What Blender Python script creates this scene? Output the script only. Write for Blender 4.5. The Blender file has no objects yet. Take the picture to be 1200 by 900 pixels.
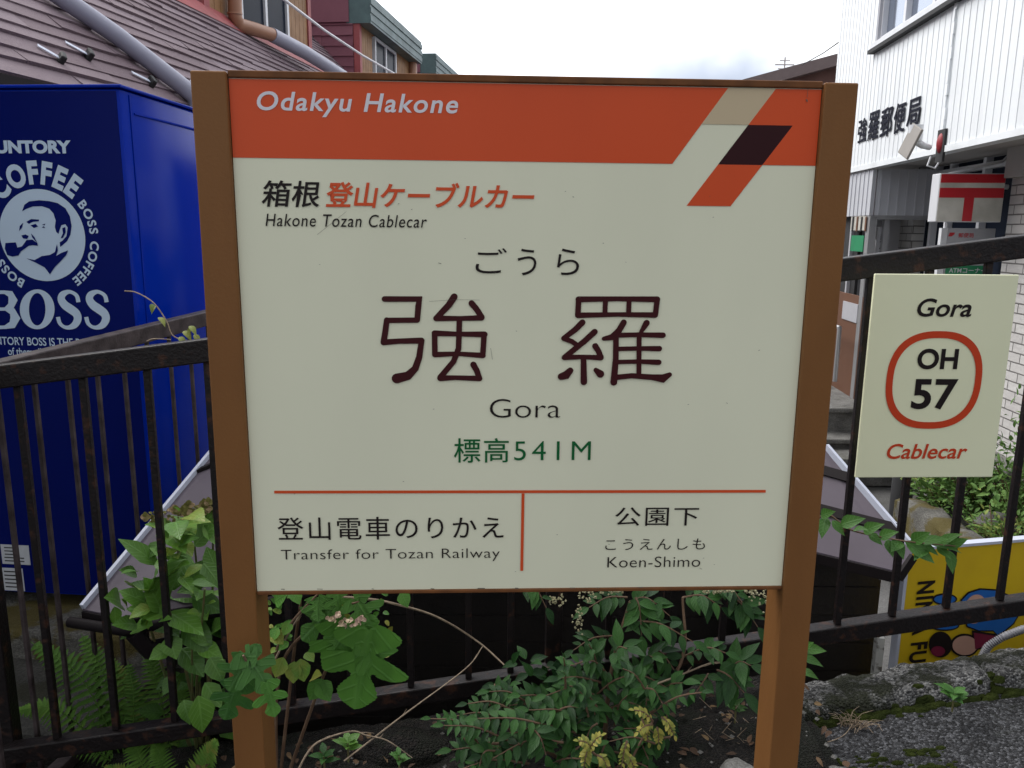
import bpy, bmesh, math, random
from mathutils import Vector as V, Matrix, noise as mnoise

SC = bpy.context.scene
COL = SC.collection
PI = math.pi
R = math.radians
rnd = random.Random(7)

# ---------------------------------------------------------------- camera
FPX, CX, CY = 920.0, 600.0, 450.0           # focal length in photo pixels (1200 x 900)
CAM = V((0, 0, 1.55))
_up = -V((-48, -4720, -FPX)).normalized()   # world up seen from the camera
_fy = V((0, 0, -1)); _fy = (_fy - _up * _fy.dot(_up)).normalized()
_fx = _fy.cross(_up)
C2W = Matrix((_fx, _fy, _up))
cam = bpy.data.objects.new('camera', bpy.data.cameras.new('camera'))
COL.objects.link(cam)
cam.data.sensor_width = 36
cam.data.lens = 36 * FPX / 1200
cam.data.clip_start = 0.05
cam.data.clip_end = 2000
cam.matrix_world = Matrix.Translation(CAM) @ C2W.to_4x4()
SC.camera = cam

# ---------------------------------------------------------------- sky, sun, exposure
SUN_EL, SUN_AZ = R(46), R(-62)              # azimuth from +Y towards +X
SKY_K = 10.5
world = bpy.data.worlds.new('World'); SC.world = world; world.use_nodes = True
nt = world.node_tree; nt.nodes.clear()
def wn(t, **k):
    n = nt.nodes.new(t)
    for a, b in k.items(): setattr(n, a, b)
    return n
wout = wn('ShaderNodeOutputWorld'); wbg = wn('ShaderNodeBackground')
wbg.inputs['Strength'].default_value = 0.1
sky = wn('ShaderNodeTexSky', sky_type='NISHITA', sun_disc=False)
sky.sun_elevation = SUN_EL; sky.sun_rotation = SUN_AZ
tc = wn('ShaderNodeTexCoord')
ns = wn('ShaderNodeTexNoise'); ns.inputs['Scale'].default_value = 3.4; ns.inputs['Detail'].default_value = 5
nt.links.new(tc.outputs['Generated'], ns.inputs['Vector'])
rp = wn('ShaderNodeValToRGB')
rp.color_ramp.elements[0].position = 0.36; rp.color_ramp.elements[0].color = (0.86, 0.91, 1.0, 1)
rp.color_ramp.elements[1].position = 0.60; rp.color_ramp.elements[1].color = (1.0, 1.0, 1.0, 1)
nt.links.new(ns.outputs['Fac'], rp.inputs['Fac'])
# a blue-grey cloud bank low over the far end of the street
sx0 = wn('ShaderNodeSeparateXYZ'); nt.links.new(tc.outputs['Generated'], sx0.inputs[0])
wob = wn('ShaderNodeMath', operation='MULTIPLY_ADD'); wob.inputs[1].default_value = 0.24
nt.links.new(ns.outputs['Fac'], wob.inputs[0]); nt.links.new(sx0.outputs['Z'], wob.inputs[2])
mz = wn('ShaderNodeMapRange', interpolation_type='SMOOTHSTEP')
for k_, v_ in (('From Min', 0.275), ('From Max', 0.405), ('To Min', 1.0), ('To Max', 0.0)): mz.inputs[k_].default_value = v_
nt.links.new(wob.outputs[0], mz.inputs['Value'])
mxx = wn('ShaderNodeMapRange', interpolation_type='SMOOTHSTEP')
for k_, v_ in (('From Min', 0.02), ('From Max', 0.24)): mxx.inputs[k_].default_value = v_
nt.links.new(sx0.outputs['X'], mxx.inputs['Value'])
mr = wn('ShaderNodeMath', operation='MULTIPLY')
nt.links.new(mz.outputs['Result'], mr.inputs[0]); nt.links.new(mxx.outputs['Result'], mr.inputs[1])
bk = wn('ShaderNodeMix', data_type='RGBA', blend_type='MULTIPLY')
bk.inputs['B'].default_value = (0.235, 0.268, 0.335, 1)
nt.links.new(mr.outputs[0], bk.inputs['Factor']); nt.links.new(rp.outputs['Color'], bk.inputs['A'])
# sky dimmed behind the camera, in place of an unseen station canopy's shade
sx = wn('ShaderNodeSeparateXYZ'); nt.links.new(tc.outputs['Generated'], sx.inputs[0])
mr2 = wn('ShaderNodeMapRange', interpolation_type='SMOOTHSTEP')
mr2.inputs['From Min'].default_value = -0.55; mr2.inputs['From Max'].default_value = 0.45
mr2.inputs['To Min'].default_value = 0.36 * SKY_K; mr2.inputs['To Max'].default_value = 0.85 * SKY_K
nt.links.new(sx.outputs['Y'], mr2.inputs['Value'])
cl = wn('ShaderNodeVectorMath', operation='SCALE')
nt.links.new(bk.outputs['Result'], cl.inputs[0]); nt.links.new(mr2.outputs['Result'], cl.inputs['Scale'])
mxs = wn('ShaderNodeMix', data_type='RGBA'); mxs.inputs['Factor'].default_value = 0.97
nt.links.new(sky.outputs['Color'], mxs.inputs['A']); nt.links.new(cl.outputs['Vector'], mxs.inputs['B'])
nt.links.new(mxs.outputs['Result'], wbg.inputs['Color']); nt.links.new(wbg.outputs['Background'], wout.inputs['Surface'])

sun = bpy.data.objects.new('sun', bpy.data.lights.new('sun', 'SUN')); COL.objects.link(sun)
sun.data.energy = 1.4; sun.data.angle = R(40); sun.data.color = (1, 0.97, 0.93)
_sd = V((math.sin(SUN_AZ) * math.cos(SUN_EL), math.cos(SUN_AZ) * math.cos(SUN_EL), math.sin(SUN_EL)))
sun.rotation_euler = _sd.to_track_quat('Z', 'Y').to_euler()
SC.view_settings.view_transform = 'Standard'; SC.view_settings.look = 'None'
SC.view_settings.exposure = 1.30; SC.view_settings.gamma = 1; SC.view_settings.use_curve_mapping = False
SC.render.engine = 'CYCLES'; SC.cycles.max_bounces = 6; SC.cycles.use_denoising = True

# ---------------------------------------------------------------- survey helpers: photo pixel -> point on a real plane
Z = V((0, 0, 1))
def ray(px, py): return C2W @ V((px - CX, -(py - CY), -FPX))
def at(px, py, y): r = ray(px, py); return CAM + r * (y / r.y)
def atz(px, py, z): r = ray(px, py); return CAM + r * ((z - CAM.z) / r.z)
def onp(px, py, P, N): r = ray(px, py); return CAM + r * ((P - CAM).dot(N) / r.dot(N))
class Plane:
    """vertical (or any) plane with origin P, right U, up W, outward N"""
    def __init__(s, P, U, W=Z):
        s.P = V(P); s.U = V(U).normalized(); s.W = V(W).normalized(); s.N = s.U.cross(s.W)
    def uv(s, px, py):
        d = onp(px, py, s.P, s.N) - s.P; return V((d.dot(s.U), d.dot(s.W)))
    def pt(s, u, v, off=0.0): return s.P + s.U * u + s.W * v + s.N * off
    def px(s, px, py, off=0.0): u = s.uv(px, py); return s.pt(u.x, u.y, off)
    def axes(s): return (s.U, s.W, s.N)

# ---------------------------------------------------------------- mesh builder
class MB:
    def __init__(s): s.v = []; s.f = []; s.mi = []; s.ti = []; s.uv = []
    def add(s, verts, faces, mi=0, tint=0.5, uvs=None):
        b = len(s.v); s.v += [V(p) for p in verts]
        for f in faces:
            s.f.append([b + i for i in f]); s.mi.append(mi); s.ti.append(tint)
            s.uv.append([uvs[i] for i in f] if uvs else [(0, 0)] * len(f))
        return s
    def box(s, c, size, axes=None, bev=0.0, mi=0, tint=0.5):
        X, Y, W = axes or (V((1, 0, 0)), V((0, 1, 0)), Z)
        hx, hy, hz = size[0] / 2, size[1] / 2, size[2] / 2
        c = V(c)
        if bev <= 0:
            vs = [c + X * (hx * a) + Y * (hy * b) + W * (hz * d) for a in (-1, 1) for b in (-1, 1) for d in (-1, 1)]
            return s.add(vs, [(0, 1, 3, 2), (4, 6, 7, 5), (0, 4, 5, 1), (2, 3, 7, 6), (0, 2, 6, 4), (1, 5, 7, 3)], mi, tint)
        bm = bmesh.new(); bmesh.ops.create_cube(bm, size=1)
        for v in bm.verts: v.co = V((v.co.x * size[0], v.co.y * size[1], v.co.z * size[2]))
        bmesh.ops.bevel(bm, geom=list(bm.edges), offset=min(bev, hx * .9, hy * .9, hz * .9), segments=2, affect='EDGES', profile=0.5)
        bm.verts.index_update()
        s.add([c + X * v.co.x + Y * v.co.y + W * v.co.z for v in bm.verts], [[v.index for v in f.verts] for f in bm.faces], mi, tint)
        bm.free(); return s
    def span(s, a, b, size, up=Z, bev=0.0, mi=0, tint=0.5):
        """bar from a to b with cross-section (width, height)"""
        a, b = V(a), V(b); d = (b - a); L = d.length; d.normalize()
        w = d.cross(up).normalized(); h = w.cross(d)
        return s.box((a + b) / 2, (size[0], L, size[1]), (w, d, h), bev, mi, tint)
    def tube(s, pts, rad, n=8, mi=0, tint=0.5, cap=True):
        pts = [V(p) for p in pts]; k = len(pts)
        if not isinstance(rad, (list, tuple)): rad = [rad] * k
        t0 = (pts[1] - pts[0]).normalized()
        ref = t0.orthogonal().normalized(); vs = []; 
        for i, p in enumerate(pts):
            t = (pts[min(i + 1, k - 1)] - pts[max(i - 1, 0)])
            t = t.normalized() if t.length > 1e-9 else t0
            ref = (ref - t * ref.dot(t)); ref = ref.normalized() if ref.length > 1e-6 else t.orthogonal().normalized()
            b = t.cross(ref)
            vs += [p + (ref * math.cos(2 * PI * j / n) + b * math.sin(2 * PI * j / n)) * rad[i] for j in range(n)]
        fs = [(i * n + j, i * n + (j + 1) % n, (i + 1) * n + (j + 1) % n, (i + 1) * n + j) for i in range(k - 1) for j in range(n)]
        if cap: fs += [tuple(range(n))[::-1], tuple(range((k - 1) * n, k * n))]
        return s.add(vs, fs, mi, tint)
    def prism(s, poly, d, mi=0, tint=0.5):
        """closed polygon (3-D points) extruded by vector d"""
        n = len(poly); vs = [V(p) for p in poly] + [V(p) + V(d) for p in poly]
        return s.add(vs, [tuple(range(n))[::-1], tuple(range(n, 2 * n))] + [(i, (i + 1) % n, n + (i + 1) % n, n + i) for i in range(n)], mi, tint)
    def flat(s, poly, mi=0, tint=0.5):
        return s.add(poly, [tuple(range(len(poly)))], mi, tint)
    def stroke(s, P, pts, widths, off=0.001, mi=0, cap=5):
        """brush stroke with round ends on plane P; pts in plane uv"""
        pts = [V((p[0], p[1])) for p in pts]; k = len(pts)
        if not isinstance(widths, (list, tuple)): widths = [widths] * k
        L, Rr = [], []
        for i, p in enumerate(pts):
            a = (pts[i] - pts[i - 1]).normalized() if i else (pts[1] - pts[0]).normalized()
            b = (pts[i + 1] - pts[i]).normalized() if i < k - 1 else a
            m = (a + b); m = m.normalized() if m.length > 1e-6 else a
            nn = V((-m.y, m.x)); sc = min(1.45, 1 / max(0.3, m.dot(a)))
            L.append(p + nn * widths[i] / 2 * sc); Rr.append(p - nn * widths[i] / 2 * sc)
        a = (pts[0] - pts[1]).normalized(); b = (pts[-1] - pts[-2]).normalized()
        def capf(c, d, w):
            t = math.atan2(d.y, d.x)
            return [c + V((math.cos(t + PI / 2 - PI * j / (cap + 1)), math.sin(t + PI / 2 - PI * j / (cap + 1)))) * (w / 2) for j in range(1, cap + 1)]
        out = lambda q: P.pt(q.x, q.y, off)
        vs = [out(q) for i in range(k) for q in (L[i], Rr[i])]
        s.add(vs, [(2 * i + 1, 2 * i + 3, 2 * i + 2, 2 * i) for i in range(k - 1)], mi)
        if cap:
            e = capf(pts[-1], b, widths[-1]); s.flat([out(q) for q in [L[-1]] + e + [Rr[-1]]][::-1], mi)
            e = capf(pts[0], a, widths[0]); s.flat([out(q) for q in [Rr[0]] + e + [L[0]]][::-1], mi)
        return s
    def grid(s, fn, nu, nv, mi=0, tint=0.5):
        vs = [fn(i / nu, j / nv) for i in range(nu + 1) for j in range(nv + 1)]
        return s.add(vs, [(i * (nv + 1) + j, (i + 1) * (nv + 1) + j, (i + 1) * (nv + 1) + j + 1, i * (nv + 1) + j + 1) for i in range(nu) for j in range(nv)], mi, tint)
    def build(s, name, mats, parent=None, smooth=None, origin=None):
        if not isinstance(mats, (list, tuple)): mats = [mats]
        if parent is not None: o0 = WPOS[parent.name]
        elif origin is not None: o0 = V(origin)
        else:
            xs = [p.x for p in s.v]; ys = [p.y for p in s.v]
            o0 = V(((min(xs) + max(xs)) / 2, (min(ys) + max(ys)) / 2, min(p.z for p in s.v)))
        me = bpy.data.meshes.new(name)
        me.from_pydata([p - o0 for p in s.v], [], s.f); me.update()
        for m in mats: me.materials.append(m)
        me.polygons.foreach_set('material_index', s.mi)
        at_ = me.attributes.new('tint', 'FLOAT', 'FACE'); at_.data.foreach_set('value', s.ti)
        ul = me.uv_layers.new(name='UVMap'); flatuv = [c for f in s.uv for q in f for c in q]
        ul.data.foreach_set('uv', flatuv)
        if smooth is not None:
            me.shade_smooth(); me.set_sharp_from_angle(angle=R(smooth))
        ob = bpy.data.objects.new(name, me); COL.objects.link(ob)
        if parent is not None: ob.parent = parent
        else: ob.location = o0
        WPOS[ob.name] = o0
        return ob
WPOS = {}
def curve(pts, n=10):
    """smooth polyline through points (Catmull-Rom)"""
    pts = [V(p) for p in pts]; q = [pts[0] * 2 - pts[1]] + pts + [pts[-1] * 2 - pts[-2]]; out = []
    for i in range(1, len(q) - 2):
        for k in range(n):
            t = k / n; a, b, c, d = q[i - 1:i + 3]
            out.append(.5 * ((2 * b) + (c - a) * t + (2 * a - 5 * b + 4 * c - d) * t * t + (3 * b - a - 3 * c + d) * t ** 3))
    return out + [pts[-1]]
def tag(o, label=None, cat=None, group=None, kind=None):
    if label: o['label'] = label
    if cat: o['category'] = cat
    if group: o['group'] = group
    if kind: o['kind'] = kind
    return o
def thing(name, loc, label, cat, group=None):
    o = bpy.data.objects.new(name, None); COL.objects.link(o); o.location = V(loc); o.empty_display_size = 0.1
    WPOS[o.name] = V(loc); return tag(o, label, cat, group)

# ---------------------------------------------------------------- materials
def srgb(r, g, b):
    f = lambda c: (c / 255 / 12.92) if c <= 10 else ((c / 255 + 0.055) / 1.055) ** 2.4
    return (f(r), f(g), f(b), 1)
def base_mat(name):
    m = bpy.data.materials.new(name); m.use_nodes = True
    return m, m.node_tree, m.node_tree.nodes['Principled BSDF']
def nd(t, typ, **k):
    n = t.nodes.new(typ)
    for a, b in k.items(): setattr(n, a, b)
    return n
def mat(name, col, rough=0.6, col2=None, scale=6.0, amt=0.5, bump=0.0, bscale=60.0, metal=0.0, spec=0.5, coat=0.0, lo=0.35, hi=0.7, detail=6.0, bdist=0.01, stretch=1.0):
    """painted / worn surface: two colours mixed by noise in object space, optional fine bump"""
    m, t, p = base_mat(name); L = t.links.new
    p.inputs['Roughness'].default_value = rough; p.inputs['Metallic'].default_value = metal
    p.inputs['Specular IOR Level'].default_value = spec; p.inputs['Coat Weight'].default_value = coat; p.inputs['Coat Roughness'].default_value = 0.12
    co = nd(t, 'ShaderNodeTexCoord'); c1 = tuple(col[:3]) + (1,)
    c2 = tuple(col2[:3]) + (1,) if col2 else tuple(c * 0.8 for c in col[:3]) + (1,)
    n = nd(t, 'ShaderNodeTexNoise'); n.inputs['Scale'].default_value = scale; n.inputs['Detail'].default_value = detail
    mp = nd(t, 'ShaderNodeMapping'); mp.inputs['Scale'].default_value = (1, 1, stretch)
    L(co.outputs['Object'], mp.inputs['Vector']); L(mp.outputs['Vector'], n.inputs['Vector'])
    r = nd(t, 'ShaderNodeMapRange'); r.inputs['From Min'].default_value = lo; r.inputs['From Max'].default_value = hi; r.inputs['To Max'].default_value = amt
    L(n.outputs['Fac'], r.inputs['Value'])
    mx = nd(t, 'ShaderNodeMix', data_type='RGBA'); mx.inputs['A'].default_value = c1; mx.inputs['B'].default_value = c2
    L(r.outputs['Result'], mx.inputs['Factor']); L(mx.outputs['Result'], p.inputs['Base Color'])
    rr = nd(t, 'ShaderNodeMapRange'); rr.inputs['To Min'].default_value = max(0, rough - 0.08); rr.inputs['To Max'].default_value = min(1, rough + 0.12)
    L(n.outputs['Fac'], rr.inputs['Value']); L(rr.outputs['Result'], p.inputs['Roughness'])
    if bump:
        b = nd(t, 'ShaderNodeTexNoise'); b.inputs['Scale'].default_value = bscale; b.inputs['Detail'].default_value = 5
        L(co.outputs['Object'], b.inputs['Vector'])
        bn = nd(t, 'ShaderNodeBump'); bn.inputs['Strength'].default_value = bump; bn.inputs['Distance'].default_value = bdist
        L(b.outputs['Fac'], bn.inputs['Height']); L(bn.outputs['Normal'], p.inputs['Normal'])
    return m
def tint_mat(name, c1, c2, rough=0.6, bump=0.3, bscale=80, nscale=20):
    """surface of many separate pieces: the colour differs from piece to piece"""
    m, t, p = base_mat(name); L = t.links.new; p.inputs['Roughness'].default_value = rough
    a = nd(t, 'ShaderNodeAttribute', attribute_name='tint'); co = nd(t, 'ShaderNodeTexCoord')
    n = nd(t, 'ShaderNodeTexNoise'); n.inputs['Scale'].default_value = nscale; n.inputs['Detail'].default_value = 5; L(co.outputs['Object'], n.inputs['Vector'])
    ad = nd(t, 'ShaderNodeMath', operation='MULTIPLY_ADD'); ad.inputs[1].default_value = 0.6; L(n.outputs['Fac'], ad.inputs[0])
    sb = nd(t, 'ShaderNodeMath', operation='SUBTRACT'); sb.inputs[1].default_value = 0.3; L(a.outputs['Fac'], sb.inputs[0]); L(sb.outputs[0], ad.inputs[2])
    mx = nd(t, 'ShaderNodeMix', data_type='RGBA'); mx.inputs['A'].default_value = c1; mx.inputs['B'].default_value = c2
    L(ad.outputs[0], mx.inputs['Factor']); L(mx.outputs['Result'], p.inputs['Base Color'])
    b = nd(t, 'ShaderNodeTexNoise'); b.inputs['Scale'].default_value = bscale; L(co.outputs['Object'], b.inputs['Vector'])
    bn = nd(t, 'ShaderNodeBump'); bn.inputs['Strength'].default_value = bump; bn.inputs['Distance'].default_value = 0.006
    L(b.outputs['Fac'], bn.inputs['Height']); L(bn.outputs['Normal'], p.inputs['Normal'])
    return m
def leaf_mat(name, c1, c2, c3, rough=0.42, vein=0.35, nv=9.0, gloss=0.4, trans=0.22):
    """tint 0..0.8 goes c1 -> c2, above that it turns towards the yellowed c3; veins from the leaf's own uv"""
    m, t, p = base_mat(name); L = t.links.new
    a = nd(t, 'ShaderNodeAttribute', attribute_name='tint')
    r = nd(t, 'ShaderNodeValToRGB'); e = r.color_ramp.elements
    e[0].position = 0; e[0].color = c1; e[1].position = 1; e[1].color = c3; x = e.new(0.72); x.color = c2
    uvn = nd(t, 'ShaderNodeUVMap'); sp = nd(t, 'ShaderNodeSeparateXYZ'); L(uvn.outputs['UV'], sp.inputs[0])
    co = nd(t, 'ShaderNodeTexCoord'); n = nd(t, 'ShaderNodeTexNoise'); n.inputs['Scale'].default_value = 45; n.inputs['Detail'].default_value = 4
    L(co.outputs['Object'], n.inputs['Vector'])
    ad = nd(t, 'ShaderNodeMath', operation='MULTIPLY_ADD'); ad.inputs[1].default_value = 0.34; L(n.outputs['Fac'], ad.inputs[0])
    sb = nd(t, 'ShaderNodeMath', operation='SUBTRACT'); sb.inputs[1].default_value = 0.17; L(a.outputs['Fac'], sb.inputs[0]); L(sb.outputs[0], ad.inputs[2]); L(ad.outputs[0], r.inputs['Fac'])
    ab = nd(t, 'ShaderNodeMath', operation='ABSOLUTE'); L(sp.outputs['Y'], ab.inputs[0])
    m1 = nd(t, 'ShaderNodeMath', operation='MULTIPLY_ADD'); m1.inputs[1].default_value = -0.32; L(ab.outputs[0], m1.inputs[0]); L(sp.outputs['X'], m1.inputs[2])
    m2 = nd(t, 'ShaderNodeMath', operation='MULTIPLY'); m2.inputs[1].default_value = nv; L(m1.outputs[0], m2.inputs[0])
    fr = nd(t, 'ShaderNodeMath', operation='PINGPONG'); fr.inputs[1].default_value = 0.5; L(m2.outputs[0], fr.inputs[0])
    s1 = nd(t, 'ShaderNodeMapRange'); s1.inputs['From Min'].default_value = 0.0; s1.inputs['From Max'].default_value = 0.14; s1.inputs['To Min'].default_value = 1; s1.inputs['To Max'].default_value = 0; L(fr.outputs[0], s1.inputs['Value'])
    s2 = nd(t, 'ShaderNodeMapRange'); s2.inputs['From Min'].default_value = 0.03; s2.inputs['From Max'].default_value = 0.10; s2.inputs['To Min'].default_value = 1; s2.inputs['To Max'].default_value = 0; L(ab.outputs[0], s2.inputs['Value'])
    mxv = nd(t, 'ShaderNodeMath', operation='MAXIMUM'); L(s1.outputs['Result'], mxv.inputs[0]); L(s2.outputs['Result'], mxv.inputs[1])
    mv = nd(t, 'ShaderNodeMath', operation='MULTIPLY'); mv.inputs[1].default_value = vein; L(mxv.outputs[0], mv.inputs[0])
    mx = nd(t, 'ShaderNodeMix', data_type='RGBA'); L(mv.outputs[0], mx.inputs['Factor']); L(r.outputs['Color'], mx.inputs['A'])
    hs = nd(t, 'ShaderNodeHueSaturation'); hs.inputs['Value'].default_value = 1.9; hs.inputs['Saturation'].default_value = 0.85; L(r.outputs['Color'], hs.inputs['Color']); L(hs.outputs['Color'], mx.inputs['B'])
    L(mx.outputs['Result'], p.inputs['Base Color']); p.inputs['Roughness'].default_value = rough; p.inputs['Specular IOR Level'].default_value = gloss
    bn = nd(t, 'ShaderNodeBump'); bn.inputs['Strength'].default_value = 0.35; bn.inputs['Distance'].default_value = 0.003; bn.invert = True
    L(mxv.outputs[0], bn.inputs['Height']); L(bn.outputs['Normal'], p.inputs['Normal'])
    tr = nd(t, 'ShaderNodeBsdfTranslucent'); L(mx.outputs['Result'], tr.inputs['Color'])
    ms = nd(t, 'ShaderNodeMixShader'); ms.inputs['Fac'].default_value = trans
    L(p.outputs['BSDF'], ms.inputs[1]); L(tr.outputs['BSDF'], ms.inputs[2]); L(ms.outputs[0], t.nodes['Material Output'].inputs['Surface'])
    return m
def concrete(name, col, moss=0.5, agg=90.0, mscale=5.0, mcol=(0.022, 0.026, 0.008, 1), bump=0.6, dark=None, mlo=0.5, white=0.4):
    """exposed aggregate concrete / asphalt with moss in the low patches"""
    m, t, p = base_mat(name); L = t.links.new; co = nd(t, 'ShaderNodeTexCoord')
    vo = nd(t, 'ShaderNodeTexVoronoi'); vo.inputs['Scale'].default_value = agg; L(co.outputs['Object'], vo.inputs['Vector'])
    n0 = nd(t, 'ShaderNodeTexNoise'); n0.inputs['Scale'].default_value = mscale * 1.7; n0.inputs['Detail'].default_value = 8; L(co.outputs['Object'], n0.inputs['Vector'])
    d = dark or tuple(c * 0.72 for c in col[:3]) + (1,)
    sp = nd(t, 'ShaderNodeSeparateColor'); L(vo.outputs['Color'], sp.inputs[0])
    r = nd(t, 'ShaderNodeValToRGB'); e = r.color_ramp.elements; e[0].color = d; e[0].position = 0.15; e[1].position = 0.95; e[1].color = tuple(min(0.8, c * (1 + white * 3)) for c in col[:3]) + (1,); x = e.new(0.7); x.color = col
    L(sp.outputs[0], r.inputs['Fac'])
    g = nd(t, 'ShaderNodeMix', data_type='RGBA', blend_type='MULTIPLY'); g.inputs['Factor'].default_value = 0.7; L(r.outputs['Color'], g.inputs['A'])
    rr = nd(t, 'ShaderNodeMapRange'); rr.inputs['From Min'].default_value = 0.3; rr.inputs['From Max'].default_value = 0.7; rr.inputs['To Min'].default_value = 0.35; rr.inputs['To Max'].default_value = 1.15; L(n0.outputs['Fac'], rr.inputs['Value']); L(rr.outputs['Result'], g.inputs['B'])
    nm = nd(t, 'ShaderNodeTexNoise'); nm.inputs['Scale'].default_value = mscale; nm.inputs['Detail'].default_value = 9; nm.inputs['Roughness'].default_value = 0.65; L(co.outputs['Object'], nm.inputs['Vector'])
    mr_ = nd(t, 'ShaderNodeMapRange', interpolation_type='SMOOTHSTEP'); mr_.inputs['From Min'].default_value = mlo; mr_.inputs['From Max'].default_value = mlo + 0.09; mr_.inputs['To Max'].default_value = moss; L(nm.outputs['Fac'], mr_.inputs['Value'])
    mx = nd(t, 'ShaderNodeMix', data_type='RGBA'); mx.inputs['B'].default_value = mcol; L(mr_.outputs['Result'], mx.inputs['Factor']); L(g.outputs['Result'], mx.inputs['A']); L(mx.outputs['Result'], p.inputs['Base Color'])
    p.inputs['Roughness'].default_value = 0.85; p.inputs['Specular IOR Level'].default_value = 0.3
    nb = nd(t, 'ShaderNodeMath', operation='MULTIPLY_ADD'); nb.inputs[1].default_value = -1.0; L(vo.outputs['Distance'], nb.inputs[0]); L(n0.outputs['Fac'], nb.inputs[2])
    bn = nd(t, 'ShaderNodeBump'); bn.inputs['Strength'].default_value = bump; bn.inputs['Distance'].default_value = 0.012; L(nb.outputs[0], bn.inputs['Height']); L(bn.outputs['Normal'], p.inputs['Normal'])
    return m

M = {}
M['brown'] = mat('brown_paint', (0.205, 0.090, 0.029), 0.45, (0.15, 0.064, 0.021), 9, 0.55, 0.06, 160, spec=0.2, stretch=.35, lo=.42, hi=.75)
M['brown2'] = mat('brown_paint_panel_edge', (0.18, 0.07, 0.024), 0.5, (0.10, 0.042, 0.018), 30, 0.8, spec=0.16)
M['cream'] = mat('cream_enamel', (0.785, 0.785, 0.600), 0.36, (0.725, 0.725, 0.555), 3, 0.8, 0.03, 5, spec=0.26, stretch=.45)
M['tan'] = mat('tan_vinyl', (0.58, 0.47, 0.31), 0.36, None, 8, 0.15, spec=0.15)
M['orange'] = mat('orange_vinyl', (0.67, 0.084, 0.020), 0.36, (0.60, 0.075, 0.020), 4, 0.7, 0.03, 5, spec=0.26, stretch=.5)
M['maroon'] = mat('maroon_vinyl', (0.035, 0.008, 0.010), 0.36, None, 8, 0.2, spec=0.15)
M['maroontext'] = mat('maroon_print', (0.050, 0.009, 0.011), 0.4, None, 8, 0.2, spec=0.15)
M['black'] = mat('black_print', (0.018, 0.013, 0.013), 0.4, None, 8, 0.2, spec=0.15)
M['green'] = mat('green_print', (0.008, 0.12, 0.035), 0.4, None, 8, 0.2, spec=0.15)
M['white'] = mat('white_vinyl', (0.74, 0.72, 0.76), 0.4, None, 8, 0.15, spec=0.15)
M['fence'] = mat('dark_brown_steel', (0.0075, 0.0050, 0.0053), 0.45, (0.045, 0.018, 0.010), 34, 0.85, 0.25, 120, spec=0.3, lo=.56, hi=.68)
M['fence2'] = mat('worn_brown_steel', (0.026, 0.018, 0.019), 0.5, (0.085, 0.066, 0.066), 22, 0.8, 0.15, 120, spec=0.3)

# ---------------------------------------------------------------- lettering
_TXT = {}
def text_mesh(body, bold=0.0, shear=0.0, space=1.0):
    key = (body, bold, shear, space)
    if key in _TXT: return _TXT[key]
    c = bpy.data.curves.new('text', 'FONT'); c.body = body; c.offset = bold; c.shear = shear; c.space_character = space; c.resolution_u = 5
    o = bpy.data.objects.new('text', c); COL.objects.link(o); bpy.context.view_layer.update()
    me = o.to_mesh(); vs = [(v.co.x, v.co.y) for v in me.vertices]; fs = [tuple(p.vertices) for p in me.polygons]
    o.to_mesh_clear(); bpy.data.objects.remove(o); bpy.data.curves.remove(c)
    _TXT[key] = (vs, fs); return _TXT[key]
def fit_text(mb, P, body, x0, y0, x1, y1, off=0.001, bold=0.0, shear=0.0, space=1.0, mi=0, turn=0, uvbox=None):
    """lettering fitted into a box of plane P (given by photo pixels, or directly in plane metres)"""
    vs, fs = text_mesh(body, bold, shear, space)
    if turn == -90: vs = [(y, -x) for x, y in vs]
    if uvbox: a, b = V(uvbox[:2]), V(uvbox[2:])
    else:
        p = P.uv(x0, y1), P.uv(x1, y1), P.uv(x0, y0), P.uv(x1, y0)
        a = V(((p[0].x + p[2].x) / 2, (p[0].y + p[1].y) / 2)); b = V(((p[1].x + p[3].x) / 2, (p[2].y + p[3].y) / 2))
    xs = [v[0] for v in vs]; ys = [v[1] for v in vs]
    sx = (b.x - a.x) / (max(xs) - min(xs)); sy = (b.y - a.y) / (max(ys) - min(ys))
    mb.add([P.pt(a.x + (x - min(xs)) * sx, a.y + (y - min(ys)) * sy, off) for x, y in vs], fs, mi)
def lines(P, mat_, parent, specs, off):
    for sp_ in specs:
        mb = MB(); line_text(mb, P, sp_[0], sp_[1], sp_[2], sp_[3], off, **(sp_[4] if len(sp_) > 4 else {})); mb.build('lettering', mat_, parent)
def line_text(mb, P, body, BL, BR, TL, off=0.001, **k):
    """same, from three photo pixels: bottom-left, bottom-right, top-left"""
    bl, br, tl = P.uv(*BL), P.uv(*BR), P.uv(*TL)
    yb = (bl.y + br.y) / 2
    fit_text(mb, P, body, 0, 0, 0, 0, off, uvbox=(bl.x, yb, br.x, yb + (tl.y - bl.y)), **k)
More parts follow.
